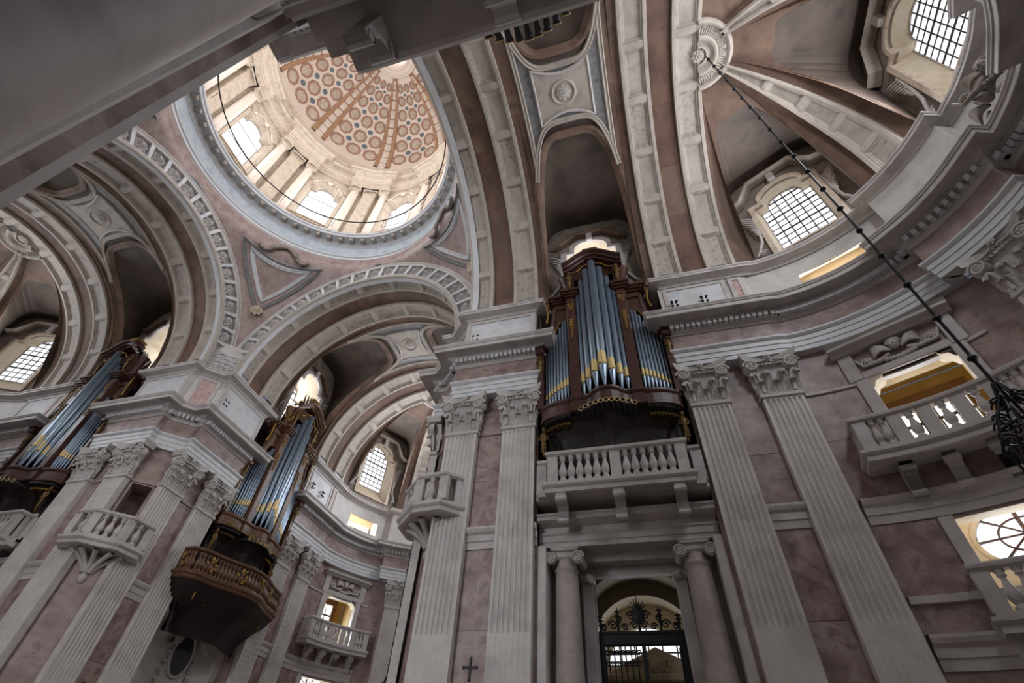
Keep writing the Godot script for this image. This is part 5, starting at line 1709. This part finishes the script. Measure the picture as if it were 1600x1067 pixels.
func gilt_drop(n: int, h: float, w: float) -> ArrayMesh:
	var m := MB.new()
	rng.seed = 40 + n
	for k in n:
		var f := float(k) / n
		for s in [-1.0, 1.0]: m.ball(Vector3(s * w * (1.0 - f * 0.6), -h * f, 0), Vector3(0.035, 0.05, 0.025) * (1.1 - f * 0.5), 6)
		m.ball(Vector3(0, -h * f - h / n * 0.5, 0.01), Vector3(0.03, 0.04, 0.03) * (1.1 - f * 0.4), 6)
	return m.mesh(true)

func herm_mesh() -> ArrayMesh:
	var m := MB.new()
	m.ball(Vector3(0, 1.02, 0.06), Vector3(0.075, 0.1, 0.08), 10)
	m.ball(Vector3(0, 1.1, 0.04), Vector3(0.09, 0.06, 0.08), 8)
	m.tube([Vector3(0, 0.95, 0.04), Vector3(0, 0.82, 0.05), Vector3(0, 0.66, 0.06), Vector3(0, 0.5, 0.05), Vector3(0, 0.2, 0.03), Vector3(0, 0.0, 0.0)], [0.045, 0.13, 0.12, 0.1, 0.07, 0.035], 10)
	for s in [-1.0, 1.0]:
		m.tube([Vector3(s * 0.12, 0.82, 0.05), Vector3(s * 0.17, 0.65, 0.1), Vector3(s * 0.06, 0.55, 0.14)], [0.04, 0.04, 0.03], 6)
		for k in 3:
			m.ball(Vector3(s * 0.07, 0.42 - 0.12 * k, 0.06), Vector3(0.05, 0.06, 0.04), 6)
	return m.mesh(true)

func organ(xf: Transform3D, label: String, carved: bool) -> void:
	var t := thing("pipe_organ", label, "organ", xf)
	var wd: Material = ma.walnut if carved else ma.wood
	var half := [Vector2(2.06, -5.75), Vector2(2.06, -5.5), Vector2(1.98, -5.36), Vector2(1.8, -5.24), Vector2(1.55, -5.16), Vector2(1.3, -5.12), Vector2(1.08, -5.11), Vector2(1.08, -5.02), Vector2(0.73, -5.02), Vector2(0.73, -5.05), Vector2(0.6, -5.03), Vector2(0.48, -4.97), Vector2(0.38, -4.87), Vector2(0.28, -4.78), Vector2(0.16, -4.72), Vector2(0.0, -4.7)]
	var path := PackedVector2Array()
	for p in half: path.append(Vector2(XM + p.x, p.y))
	for i in range(half.size() - 2, -1, -1): path.append(Vector2(XM - half[i].x, half[i].y))
	part(t, "base_rail", sweep(MB.new(), [[-0.25, 10.3], [0.0, 10.3], [0.03, 10.33], [0.03, 10.4], [0.0, 10.44], [0.0, 10.7], [0.03, 10.73], [0.06, 10.78], [0.06, 10.84], [0.03, 10.87], [-0.3, 10.88]], path).mesh(), wd)
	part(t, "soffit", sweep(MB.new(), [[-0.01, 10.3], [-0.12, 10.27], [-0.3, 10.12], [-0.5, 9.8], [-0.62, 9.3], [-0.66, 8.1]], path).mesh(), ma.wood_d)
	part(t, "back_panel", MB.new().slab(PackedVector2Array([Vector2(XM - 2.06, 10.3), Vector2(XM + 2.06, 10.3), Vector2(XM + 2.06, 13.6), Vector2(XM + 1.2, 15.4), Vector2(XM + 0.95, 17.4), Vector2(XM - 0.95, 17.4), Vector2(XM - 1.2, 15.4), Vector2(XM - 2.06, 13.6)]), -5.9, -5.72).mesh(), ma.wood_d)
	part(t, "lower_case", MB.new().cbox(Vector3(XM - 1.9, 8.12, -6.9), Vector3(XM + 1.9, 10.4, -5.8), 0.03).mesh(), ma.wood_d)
	# wing frames round the pipes
	for s in [-1.0, 1.0]:
		var o := PackedVector2Array()
		for p in [Vector2(1.05, 10.85), Vector2(2.1, 10.85), Vector2(2.1, 13.55), Vector2(1.96, 13.75), Vector2(1.78, 14.05), Vector2(1.64, 14.5), Vector2(1.57, 15.0), Vector2(1.57, 15.4), Vector2(1.05, 15.4)]: o.append(Vector2(XM + s * p.x, p.y))
		var h := PackedVector2Array()
		for p in [Vector2(1.08, 10.85), Vector2(1.98, 10.85), Vector2(1.98, 13.3), Vector2(1.84, 13.5), Vector2(1.66, 13.85), Vector2(1.5, 14.3), Vector2(1.38, 14.62), Vector2(1.08, 14.68)]: h.append(Vector2(XM + s * p.x, p.y))
		part(t, "wing_frame", plate(MB.new(), o, [h], -5.62, -5.36).mesh(), wd)
		var edge := []
		var en := []
		for p in [Vector2(2.1, 13.5), Vector2(1.96, 13.74), Vector2(1.78, 14.05), Vector2(1.64, 14.5), Vector2(1.57, 15.0), Vector2(1.55, 15.4)]:
			edge.append(Vector3(XM + s * p.x, p.y, -5.45)); en.append(Vector3(0, 0, 1))
		part(t, "scroll_moulding", MB.new().ribbon(edge, en, [[-0.06, 0.0], [-0.06, 0.13], [0.0, 0.17], [0.06, 0.13], [0.06, 0.0]]).mesh(), wd)
		var lip := []
		for p in [Vector2(1.98, 13.3), Vector2(1.84, 13.5), Vector2(1.66, 13.85), Vector2(1.5, 14.3), Vector2(1.38, 14.62), Vector2(1.08, 14.68)]: lip.append(Vector3(XM + s * p.x, p.y, -5.36))
		part(t, "gilt_lip", MB.new().tube(lip, 0.022, 5).mesh(true), ma.gold)
		# tower posts and their upper storey
		part(t, "tower_post", MB.new().cbox(Vector3(XM + s * 0.905 - 0.16, 10.87, -5.6), Vector3(XM + s * 0.905 + 0.16, 15.35, -5.07), 0.02).mesh(), wd)
		part(t, "upper_post", MB.new().cbox(Vector3(XM + s * 0.88 - 0.13, 15.9, -5.6), Vector3(XM + s * 0.88 + 0.13, 17.25, -5.12), 0.02).mesh(), wd)
		part(t, "tower_side", MB.new().tube([Vector3(XM + s * 1.02, 15.9, -5.45), Vector3(XM + s * 1.04, 16.6, -5.45), Vector3(XM + s * 1.14, 17.2, -5.45)], [0.16, 0.17, 0.24], 10).mesh(true), wd)
		for c in [[15.3, 15.42, 0.0], [15.42, 15.62, -0.05], [15.62, 15.7, 0.03], [15.7, 15.8, 0.1], [15.8, 15.92, 0.17]]:
			var q: float = c[2]
			part(t, "cornice_step", MB.new().cbox(Vector3(XM + s * 0.73 if s > 0 else XM - 1.6 - q, c[0], -5.75), Vector3(XM + 1.6 + q if s > 0 else XM - 0.73, c[1], -5.3 + q), 0.015).cbox(Vector3(XM + s * 0.905 - 0.19 - q, c[0], -5.5), Vector3(XM + s * 0.905 + 0.19 + q, c[1], -5.04 + q), 0.015).mesh(), wd)
		part(t, "gilt_bracket", geo.gilt_short, ma.gold, at(XM + s * 0.905, 15.2, -5.03))
		part(t, "gilt_drop", geo.gilt_long, ma.gold, at(XM + s * 0.905, 14.35, -5.04))
		part(t, "herm", geo.herm_small, ma.gilt_dark, at(XM + s * 0.9, 16.15, -5.08), "gilded carved figure")
		part(t, "herm", geo.herm_small, ma.gilt_dark, at(XM + s * 2.1, 12.2, -5.4), "gilded carved figure")
		part(t, "herm", geo.herm_small, ma.gilt_dark, at(XM + s * 1.97, 9.15, -5.42), "gilded carved figure")
		part(t, "end_cap", MB.new().cbox(Vector3(XM + s * 2.1 - 0.14, 13.1, -5.7), Vector3(XM + s * 2.1 + 0.14, 13.34, -5.2), 0.04).cbox(Vector3(XM + s * 2.1 - 0.18, 13.3, -5.7), Vector3(XM + s * 2.1 + 0.18, 13.42, -5.15), 0.03).mesh(), wd)
		part(t, "end_post", MB.new().cbox(Vector3(XM + s * 2.1 - 0.09, 10.85, -5.7), Vector3(XM + s * 2.1 + 0.09, 13.12, -5.4), 0.02).mesh(), wd)
		part(t, "gilt_streamer", MB.new().tube([Vector3(XM + s * 1.75, 15.75, -5.3), Vector3(XM + s * 1.82, 15.4, -5.25), Vector3(XM + s * 1.78, 15.0, -5.28), Vector3(XM + s * 1.85, 14.6, -5.3)], [0.02, 0.05, 0.03, 0.05], 6).mesh(true), ma.gold)
		# wing pipes
		for k in 8:
			var x := 1.15 + 0.108 * k
			var top: float = [14.55, 14.48, 14.25, 13.95, 13.72, 13.52, 13.35, 13.2][k]
			pipe(t, s * x, -5.27 - 0.006 * k * k, 0.052 - 0.0018 * k, top, 11.42 - 0.035 * k, 0.3 - 0.015 * k)
		for k in 9:
			part(t, "trumpet", geo.trumpet_small, ma.lead, at(XM + s * (1.14 + 0.095 * k), 10.22, -5.05 - 0.0045 * k * k))
			part(t, "trumpet", geo.trumpet_small, ma.gold, at(XM + s * (1.16 + 0.095 * k), 10.05, -5.2 - 0.0045 * k * k))
	# the tall pipes of the middle tower
	for k in range(-3, 4):
		var q := absi(k)
		pipe(t, signf(k) * [0.0, 0.255, 0.475, 0.66][q], [-4.9, -4.97, -5.09, -5.18][q], [0.138, 0.118, 0.102, 0.084][q], [17.3, 16.92, 16.45, 15.9][q], [11.75, 11.55, 11.42, 11.35][q], [0.52, 0.46, 0.42, 0.38][q])
	for k in range(-5, 6):
		var tr := part(t, "trumpet", geo.trumpet, ma.lead, at(XM + k * 0.15, 10.14, -4.45 - 0.011 * k * k))
		part(tr, "gilt_ring", geo.gilt_ring, ma.gold_flat)
	# hood of the tower
	var hood := []
	var hn := []
	for i in 25:
		var u := i / 12.0 - 1.0
		hood.append(Vector3(XM + u * 1.12, 17.3 + 0.62 * pow(cos(u * PI / 2), 1.6), -5.5)); hn.append(Vector3(0, 0, 1))
	part(t, "hood", MB.new().ribbon(hood, hn, [[-0.1, 0.0], [-0.1, 0.42], [-0.06, 0.46], [-0.02, 0.46], [0.0, 0.55], [0.05, 0.6], [0.1, 0.72], [0.14, 0.72], [0.14, 0.0]] if false else [[0.1, 0.0], [0.1, 0.44], [0.05, 0.47], [0.03, 0.58], [-0.02, 0.62], [-0.06, 0.74], [-0.12, 0.76], [-0.14, 0.0]]).mesh(), wd)
	part(t, "hood_back", MB.new().slab(PackedVector2Array([Vector2(XM - 1.0, 17.0), Vector2(XM + 1.0, 17.0), Vector2(XM + 0.6, 17.75), Vector2(XM, 17.9), Vector2(XM - 0.6, 17.75)]), -5.75, -5.4).mesh(), wd)
	var veil := []
	for i in 17:
		var u := i / 8.0 - 1.0
		veil.append(Vector3(XM + u * 0.74, 16.95 + 0.48 * pow(cos(u * PI / 2), 1.4) - 0.07 * absf(sin(u * PI * 2.0)), -4.98))
	part(t, "gilt_veil", MB.new().tube(veil, 0.035, 5).mesh(true), ma.gold)
	part(t, "finial_box", MB.new().cbox(Vector3(XM - 0.26, 17.75, -5.5), Vector3(XM + 0.26, 18.32, -5.0), 0.03).mesh(), wd)
	part(t, "finial_lid", MB.new().cbox(Vector3(XM - 0.31, 18.3, -5.55), Vector3(XM + 0.31, 18.44, -4.95), 0.04).mesh(), ma.gold)
	for s in [-1.0, 1.0]: part(t, "urn", MB.new().lathe([[0.0, 0.0], [0.08, 0.0], [0.05, 0.06], [0.1, 0.14], [0.11, 0.22], [0.05, 0.3], [0.0, 0.36]], 10).mesh(true), wd, at(XM + s * 1.0, 17.4, -5.1))
	if not carved: return
	# carved gallery of the organ beyond the arch
	var g := thing("organ_gallery", "carved dark wooden gallery with gilt balustrade below the ornate organ", "gallery", xf)
	var gp := PackedVector2Array()
	for p in [Vector2(2.35, -5.75), Vector2(2.35, -5.1), Vector2(2.1, -4.8), Vector2(1.4, -4.6), Vector2(0.9, -4.35), Vector2(0.45, -4.12), Vector2(0.0, -4.05), Vector2(-0.45, -4.12), Vector2(-0.9, -4.35), Vector2(-1.4, -4.6), Vector2(-2.1, -4.8), Vector2(-2.35, -5.1), Vector2(-2.35, -5.75)]: gp.append(Vector2(XM + p.x * 1.2, p.y))
	part(g, "floor_moulding", sweep(MB.new(), [[-0.4, 7.85], [0.0, 7.85], [0.04, 7.9], [0.04, 7.96], [0.1, 8.02], [0.1, 8.1], [0.06, 8.14], [-0.4, 8.14]], gp).mesh(), ma.walnut)
	part(g, "handrail", sweep(MB.new(), [[-0.15, 8.86], [0.0, 8.86], [0.05, 8.9], [0.05, 8.97], [0.0, 9.0], [-0.2, 9.0], [-0.2, 8.88]], gp).mesh(), ma.walnut)
	part(g, "belly", sweep(MB.new(), [[-0.02, 7.86], [-0.1, 7.7], [-0.3, 7.45], [-0.6, 7.2], [-0.85, 6.9], [-1.0, 6.5], [-1.05, 6.3]], gp).mesh(true), ma.wood_d)
	var run := 0.0
	for i in gp.size() - 1:
		var a := gp[i]
		var b := gp[i + 1]
		var d := (b - a).normalized()
		var n := Vector2(d.y, -d.x)
		var len := a.distance_to(b)
		var cnt := maxi(1, int(len / 0.16))
		for k in cnt:
			var c := a + d * len * (k + 0.5) / cnt - n * 0.08
			part(g, "baluster", geo.baluster, ma.walnut, at(c.x, 8.13, c.y))
		if i % 2 == 1: part(g, "gilt_relief", geo.gilt_relief, ma.gold, Transform3D(Basis(Vector3(-d.x, 0, -d.y), Vector3.UP, Vector3(n.x, 0, n.y)), Vector3((a.x + b.x) / 2 + n.x * 0.02, 8.5, (a.y + b.y) / 2 + n.y * 0.02)))
	for k in [-2.0, -1.3, 1.3, 2.0]:
		part(g, "gilt_pendant", MB.new().lathe([[0.0, -0.5], [0.03, -0.45], [0.05, -0.2], [0.07, 0.0], [0.0, 0.0]], 8).mesh(true), ma.gold, at(XM + k, 7.75, -4.95))
	var dm := MB.new()
	for k in 44:
		var f := k / 43.0
		var u := lerpf(-2.0, 2.0, f)
		dm.ball(Vector3(XM + u, 10.36, -5.08 + 0.36 * exp(-u * u * 3.0)), Vector3(0.035, 0.045, 0.035), 6)
	part(t, "gilt_beads", dm.mesh(true), ma.gold)
	for s in [-1.0, 1.0]:
		part(t, "tower_relief", geo.gilt_relief, ma.gold, Transform3D(Basis(Vector3.UP, s * 1.2), Vector3(XM + s * 1.2, 16.5, -5.25)))
		part(t, "door_panel", MB.new().cbox(Vector3(XM + s * 1.0 - 0.35, 8.2, -5.9), Vector3(XM + s * 1.0 + 0.35, 10.2, -5.74), 0.03).mesh(), ma.walnut)
	var cr := MB.new()
	for k in 9:
		var u := (k - 4) / 4.0
		cr.tube([Vector3(XM + u * 0.8, 17.6 + 0.4 * (1.0 - u * u), -5.1), Vector3(XM + u * 0.95, 18.2 + 0.25 * (1.0 - u * u), -5.05)], [0.09, 0.02], 6)
	part(t, "crest", cr.mesh(true), ma.walnut)

func build_organ_bits() -> void:
	var hm := herm_mesh()
	var st := SurfaceTool.new()
	st.append_from(hm, 0, Transform3D(Basis.IDENTITY.scaled(Vector3(0.72, 0.85, 0.72)), Vector3.ZERO))
	geo.herm_small = st.commit()
	var gr := []
	for k in 14: gr.append(Vector3(0.064 * cos(TAU * k / 14), 0.064 * sin(TAU * k / 14), 0.0))
	geo.gilt_ring = MB.new().tube(gr, 0.012, 5, true).mesh(true)
	geo.gilt_short = gilt_drop(4, 0.4, 0.09)
	geo.gilt_long = gilt_drop(9, 0.95, 0.05)
	geo.trumpet = MB.new().lathe([[0.02, -1.0], [0.03, -0.5], [0.05, -0.12], [0.066, 0.0], [0.058, 0.0], [0.03, -0.2]], 12, 0, TAU, Transform3D(Basis(Vector3.RIGHT, PI / 2), Vector3.ZERO)).mesh(true)
	var m := MB.new()
	m.lathe([[0.012, -0.6], [0.03, -0.06], [0.04, 0.0], [0.034, 0.0], [0.012, -0.2]], 10, 0, TAU, Transform3D(Basis(Vector3.RIGHT, PI / 2), Vector3.ZERO))
	geo.trumpet_small = m.mesh(true)
	m = MB.new()
	rng.seed = 21
	for k in 18: m.ball(Vector3(rng.randf_range(-0.22, 0.22), rng.randf_range(-0.24, 0.26), 0.02), Vector3(rng.randf_range(0.02, 0.07), rng.randf_range(0.03, 0.1), 0.03), 6)
	geo.gilt_relief = m.mesh(true)
	for s in [1.0, -1.0]:
		m = MB.new()
		var sp := []
		for p in spiral(2.0, 0.15, 0.03, 30, s): sp.append(p)
		m.tube(sp, 0.028, 5)
		m.lathe([[0.0, 0.02], [0.13, 0.0], [0.15, -0.05]], 14, 0, TAU, Transform3D(Basis(Vector3.RIGHT, PI / 2), Vector3(0, 0, -0.01)))
		m.ball(Vector3.ZERO, Vector3(0.035, 0.035, 0.04), 6)
		if s > 0: geo.volute_scroll = m.mesh(true)
		else: geo.volute_scroll_left = m.mesh(true)

# ---- one arm: vaults, side walls, apse
func bay_recess(xf: Transform3D, where: String) -> void:
	var w := MB.new()
	for x in [9.41, 13.83]: w.quad(Vector3(x, 7.6, -5.7), Vector3(x, 17.0, -5.7), Vector3(x, 17.0, -7.6), Vector3(x, 7.6, -7.6))
	w.box(Vector3(9.41, 7.6, -7.7), Vector3(13.83, 16.2, -7.0))
	w.box(Vector3(9.41, 15.95, -7.0), Vector3(13.83, 16.12, -5.95))
	struct("wall_organ_recess", "rose wall of the recess behind the organ " + where, w.mesh(), ma.pink, xf)

func outer_pair(xf: Transform3D, where: String, flip := false) -> void:   # the two pilasters between the organ bay and the apse
	for k in 2:
		pilaster(xf * at([14.429, 16.29][k] if not flip else [8.811, 6.95][k], 0, -5.55), "fluted grey marble pilaster %s, %s" % [where, "between organ and apse" if k == 0 else "at the apse curve"])
	var sb := MB.new()
	if not flip: string_band(sb, PackedVector2Array([Vector2(15.79, -5.77), Vector2(14.93, -5.77)]), 6.78)
	else: string_band(sb, PackedVector2Array([Vector2(8.3, -5.77), Vector2(7.46, -5.77)]), 6.78)
	struct("trim_band", "moulded grey band between paired pilasters %s, apse side" % where, sb.mesh(), ma.marble_b, xf)

func spotlights(xf: Transform3D, where: String) -> void:
	for k in 2:
		var t := thing("spotlight_bracket", "black and white spotlight cluster on attic slab %s, %s" % [where, "nearer the organ" if k == 0 else "farther from it"], "spotlight", xf * at(14.25 + 0.98 * k, 14.62, -5.45))
		part(t, "stem", MB.new().cbox(Vector3(-0.025, -0.25, 0.0), Vector3(0.025, 0.3, 0.05), 0.008).mesh(), ma.white)
		for q in 4:
			part(t, "lamp_head", MB.new().tube([Vector3(-0.06 if q & 1 else 0.06, -0.12 + 0.22 * (q / 2), 0.02), Vector3(-0.09 if q & 1 else 0.09, -0.08 + 0.22 * (q / 2), 0.11)], [0.035, 0.05], 8).mesh(), ma.black)

func lamp(xf: Transform3D, label: String, ybot: float) -> void:
	var t := thing("hanging_lamp", label, "lamp", xf)
	part(t, "rod", MB.new().tube([Vector3(0, ybot + 1.2, 0), Vector3(0, YS + 5.4, 0)], 0.022, 6).mesh(), ma.iron)
	var y := ybot + 1.7
	while y < YS + 5.0:
		part(t, "knob", geo.knob, ma.iron, at(0, y, 0))
		y += 0.82
	for k in 8:
		var m := MB.new()
		for c in [[0.12, 0.95, 0.09, 1.0], [0.22, 0.7, 0.11, 1.0], [0.32, 0.4, 0.12, -1.0], [0.27, 0.1, 0.1, 1.0], [0.15, -0.1, 0.08, -1.0]]:
			var sp := []
			for p in spiral(1.6, c[2], 0.02, 16, c[3]): sp.append(p + Vector3(c[0], ybot + c[1], 0))
			m.tube(sp, 0.015, 4)
		m.tube([Vector3(0.03, ybot + 1.25, 0), Vector3(0.1, ybot + 1.0, 0), Vector3(0.26, ybot + 0.75, 0), Vector3(0.38, ybot + 0.45, 0), Vector3(0.34, ybot + 0.1, 0), Vector3(0.16, ybot - 0.15, 0), Vector3(0.02, ybot - 0.2, 0)], 0.017, 5)
		if not geo.has("lamp_scroll%d" % int(ybot * 10)): geo["lamp_scroll%d" % int(ybot * 10)] = m.mesh()
		part(t, "scroll_arm", geo["lamp_scroll%d" % int(ybot * 10)], ma.iron, Transform3D(Basis(Vector3.UP, TAU * k / 8), Vector3.ZERO))
	var rg := []
	for k in 24: rg.append(Vector3(cos(TAU * k / 24) * 0.33, ybot + 0.55, sin(TAU * k / 24) * 0.33))
	part(t, "hoop", MB.new().tube(rg, 0.02, 5, true).mesh(), ma.iron)
	part(t, "pendant", MB.new().lathe([[0.0, ybot - 0.55], [0.05, ybot - 0.48], [0.09, ybot - 0.36], [0.04, ybot - 0.28], [0.03, ybot - 0.1], [0.0, ybot]], 10).mesh(true), ma.iron)

func side_niche(xf: Transform3D) -> void:   # oval niche under the ornate organ
	var w := MB.new()
	w.box(Vector3(9.41, 0, -7.4), Vector3(13.83, 8.0, -6.3))
	struct("wall_oval_niche", "grey wall below the carved organ gallery", w.mesh(), ma.marble_b, xf)
	var t := thing("oval_niche", "tall oval dark panel in a carved stone frame with broken pediment below the organ gallery", "niche", xf * at(XM, 5.95, -6.3))
	var o := PackedVector2Array()
	for k in 28: o.append(Vector2(cos(TAU * k / 28) * 0.48, sin(TAU * k / 28) * 0.68))
	part(t, "dark_oval", MB.new().slab(o, 0.0, 0.03).mesh(), ma.dark_glass)
	var rim := []
	for p in o: rim.append(Vector3(p.x * 1.08, p.y * 1.06, 0.03))
	part(t, "rim", MB.new().tube(rim, 0.06, 6, true).mesh(true), ma.marble_b)
	var pd := []
	var ns := []
	for p in [Vector2(-0.95, 0.35), Vector2(-0.75, 0.35), Vector2(-0.62, 0.7), Vector2(-0.35, 0.98), Vector2(0, 1.06), Vector2(0.35, 0.98), Vector2(0.62, 0.7), Vector2(0.75, 0.35), Vector2(0.95, 0.35)]:
		pd.append(Vector3(p.x, p.y, 0.02)); ns.append(Vector3(0, 0, 1))
	part(t, "pediment", MB.new().ribbon(pd, ns, [[-0.12, 0.0], [-0.12, 0.2], [-0.05, 0.28], [0.04, 0.3], [0.1, 0.36], [0.14, 0.34], [0.14, 0.0]]).mesh(), ma.marble_b)
	var c := MB.new()
	rng.seed = 31
	for s in [-1.0, 1.0]:
		for k in 4:
			var sp := []
			for p in spiral(1.5, 0.15 - 0.02 * k, 0.03, 14, s): sp.append(p + Vector3(s * (0.62 + 0.04 * k), -0.1 - 0.28 * k, 0.05))
			c.tube(sp, 0.035, 5)
	part(t, "scroll_carving", c.mesh(true), ma.marble_b)

func arm(xf: Transform3D, where: String, light: float, detail: bool) -> void:
	vault_rib(xf, 6.5, "coffered grey arch rib next to the crossing " + where)
	vault_rib(xf, 8.38, "coffered grey arch rib beside the crown panel, crossing side, " + where)
	vault_rib(xf, 13.85, "coffered grey arch rib beside the crown panel, apse side, " + where)
	vault_rib(xf, 15.71, "coffered grey arch rib at the mouth of the apse " + where)
	band(xf, 7.52, 8.38, "red brown stone band between the first pair of ribs " + where, 11)
	band(xf, 9.4, 9.75, "narrow red brown band beside the crown panel, crossing side, " + where, 12)
	band(xf, 13.49, 13.85, "narrow red brown band beside the crown panel, apse side, " + where, 13)
	band(xf, 14.87, 15.71, "red brown stone band between the second pair of ribs " + where, 14)
	organ_bay_vault(xf, where, light)
	apse_vault(xf, where, light, detail)

func _ready() -> void:
	var cam := Camera3D.new()
	cam.name = "camera"
	cam.fov = rad_to_deg(2.0 * atan(533.5 / 752.05))
	cam.position = Vector3(12.236, 1.6, 6.1676)
	cam.rotation = Vector3(0.7988, 0.3149, 0.0688)
	cam.near = 0.05
	cam.far = 200.0
	add_child(cam)
	var env := Environment.new()
	env.background_mode = Environment.BG_COLOR
	env.background_color = Color(0.55, 0.62, 0.72)
	env.background_energy_multiplier = 0.25
	env.tonemap_mode = Environment.TONE_MAPPER_LINEAR
	env.tonemap_exposure = EXPOSURE
	env.sdfgi_enabled = true
	env.ssao_enabled = true
	env.ssil_enabled = true
	var we := WorldEnvironment.new()
	we.environment = env
	add_child(we)
	make_materials()
	ma.rib_b = noisy([rgb("857b73"), rgb("a2988f"), rgb("b0a79e"), rgb("948a81")], 0.011, 1.7, 0.6, 40.0, 32)
	ma.rosy = noisy([rgb("978d89"), rgb("a89e99"), rgb("b2a8a3"), rgb("9d938f")], 0.006, 3.4, 0.6, 60.0, 33)
	ma.gilt_dark = plain(rgb("66502b"), 0.45, 0.6)
	ma.vestibule = noisy([rgb("82755f"), rgb("95876f"), rgb("a19379")], 0.006, 3.0, 0.75, 30.0, 58)
	ma.pink_b = noisy([rgb("6d5455"), rgb("866e6d"), rgb("937b79"), rgb("a8938f"), rgb("7c6463")], 0.01, 3.1, 0.45, 80.0, 13)
	ma.bronze = plain(rgb("8a7f76"), 0.45, 0.3)
	build_pilaster()
	geo.volute_left = mirrored(geo.volute)
	geo.cross = cross_mesh()
	build_balustrade()
	build_rib()
	build_vault_bits()
	build_crossing_bits()
	build_dome_bits()
	build_organ_bits()
	geo.knob = MB.new().lathe([[0.0, -0.07], [0.03, -0.06], [0.03, -0.03], [0.06, -0.015], [0.06, 0.015], [0.03, 0.03], [0.03, 0.06], [0.0, 0.07]], 8).mesh(true)
	# floor
	struct("floor", "grey stone church floor", MB.new().box(Vector3(-24, -0.3, -24), Vector3(24, 0, 24)).mesh(), ma.floor)
	# crossing
	var A := "in the iron gate arm"
	var B := "in the wooden gallery arm"
	var C := "in the far arm"
	var D := "of the arm behind"
	pier(TA, "beside the iron gate", true)
	pier(TB, "beside the wooden gallery", true)
	pier(TC, "across the far arm", false, 1)
	pier(TD, "beside the shaded doorway", false, 2, 0.15)
	for k in 4:
		crossing_arch([TA, TB, TC, TD][k], ["opening to the iron gate arm", "opening to the wooden gallery arm", "opening to the far arm", "opening to the unseen arm"][k])
		pendentive([TA, TB, TC, TD][k], ["above the pier beside the iron gate", "above the pier beside the wooden gallery", "above the shaded far pier", "above the shaded doorway"][k])
	drum_and_dome(LIGHT_DRUM)
	# arms
	arm(TA, A, LIGHT, true)
	arm(TB, B, LIGHT, true)
	arm(TC, C, LIGHT * 0.55, false)
	apse_walls(TA, A, LIGHT, [0, 1])
	apse_walls(TB, B, LIGHT, [0])
	apse_walls(TC, C, LIGHT, [])
	outer_pair(TA, A + ", organ wall")
	outer_pair(TB, B + ", organ wall")
	outer_pair(TC * TF, C + ", organ wall", true)
	outer_pair(TA * TF, A + ", shaded wall", true)
	spotlights(TA, A)
	spotlights(TB, B)
	for k in 3:
		bay_recess([TA, TB, TC][k], [A, B, C][k])
		bay_recess([TA, TB, TC][k] * TF, [A, B, C][k] + ", other side")
	doorway(TA, "framing the iron gate", true)
	doorway(TA * TF * at(0, 0, -0.09), "of the shaded doorway", false)
	doorway(TC * TF, "of the far arm doorway", false)
	organ_balcony(TA, A)
	organ_balcony(TA * TF, "on the shaded side")
	organ_balcony(TC * TF, C)
	organ(TA, "large pipe organ, bluish pipes with gold mouths, dark red case, above the iron gate", false)
	organ(TA * TF, "pipe organ on the shaded side, only its trumpets show past the balcony", false)
	organ(TB, "ornate pipe organ in a gilded carved walnut case above the wooden gallery", true)
	organ(TC * TF, "pipe organ in a dark red case in the far arm beyond the dome", false)
	side_niche(TB)
	lamp(at(16.84, 0, 0), "wrought iron lamp on a knobbed rod from the apse rosette " + A, 4.75)
	lamp(TB * at(16.84, 0, 0), "wrought iron lamp on a knobbed rod from the apse rosette " + B, 5.0)
	# carved cherubs breaking the cornice in the middle of the apse
	var ch := thing("cornice_cherub", "pair of carved stone cherubs with wings on the apse cornice below the middle window", "sculpture", apse_at(90.0, 5.1, 14.0))
	cherub(ch, Transform3D(Basis.IDENTITY.scaled(Vector3(1.1, 1.5, 1.5)), Vector3(-0.25, 0.15, 0)), true)
	cherub(ch, Transform3D(Basis(Vector3.UP, 0.4).scaled(Vector3(0.9, 1.2, 1.3)), Vector3(0.35, 0.5, 0.05)), true)
	# the unseen fourth arm is closed by a plain vault and end wall
	var back := MB.new()
	arch(back, [[5.6, 6.5], [5.6, 20.0]], 0, 180, 32, YS)
	back.box(Vector3(20, 0, -6), Vector3(20.3, 23, 6))
	struct("wall_nave", "plain vault and walls of the unseen arm behind", back.mesh(), ma.rib, TD)
	var nw := thing("nave_window", "large rectangular window at the end of the unseen arm", "window", TD * at(19.9, 0, 0, -PI / 2))
	for i in 4:
		for j in 5: part(nw, "pane", MB.new().box(Vector3(-2.2 + 1.1 * i + 0.03, 8.0 + 1.5 * j, 0.0), Vector3(-1.1 + 1.1 * i - 0.03, 9.44 + 1.5 * j, 0.03)).mesh(), ma.pane)
	part(nw, "frame", plate(MB.new(), PackedVector2Array([Vector2(-2.5, 7.7), Vector2(2.5, 7.7), Vector2(2.5, 15.8), Vector2(-2.5, 15.8)]), [PackedVector2Array([Vector2(-2.2, 8.0), Vector2(2.2, 8.0), Vector2(2.2, 15.5), Vector2(-2.2, 15.5)])], -0.05, 0.15).mesh(), ma.marble_b)
	daylight(TD * at(19.6, 11.7, 0, -PI / 2), 4.4, 7.4, LIGHT_NAVE)
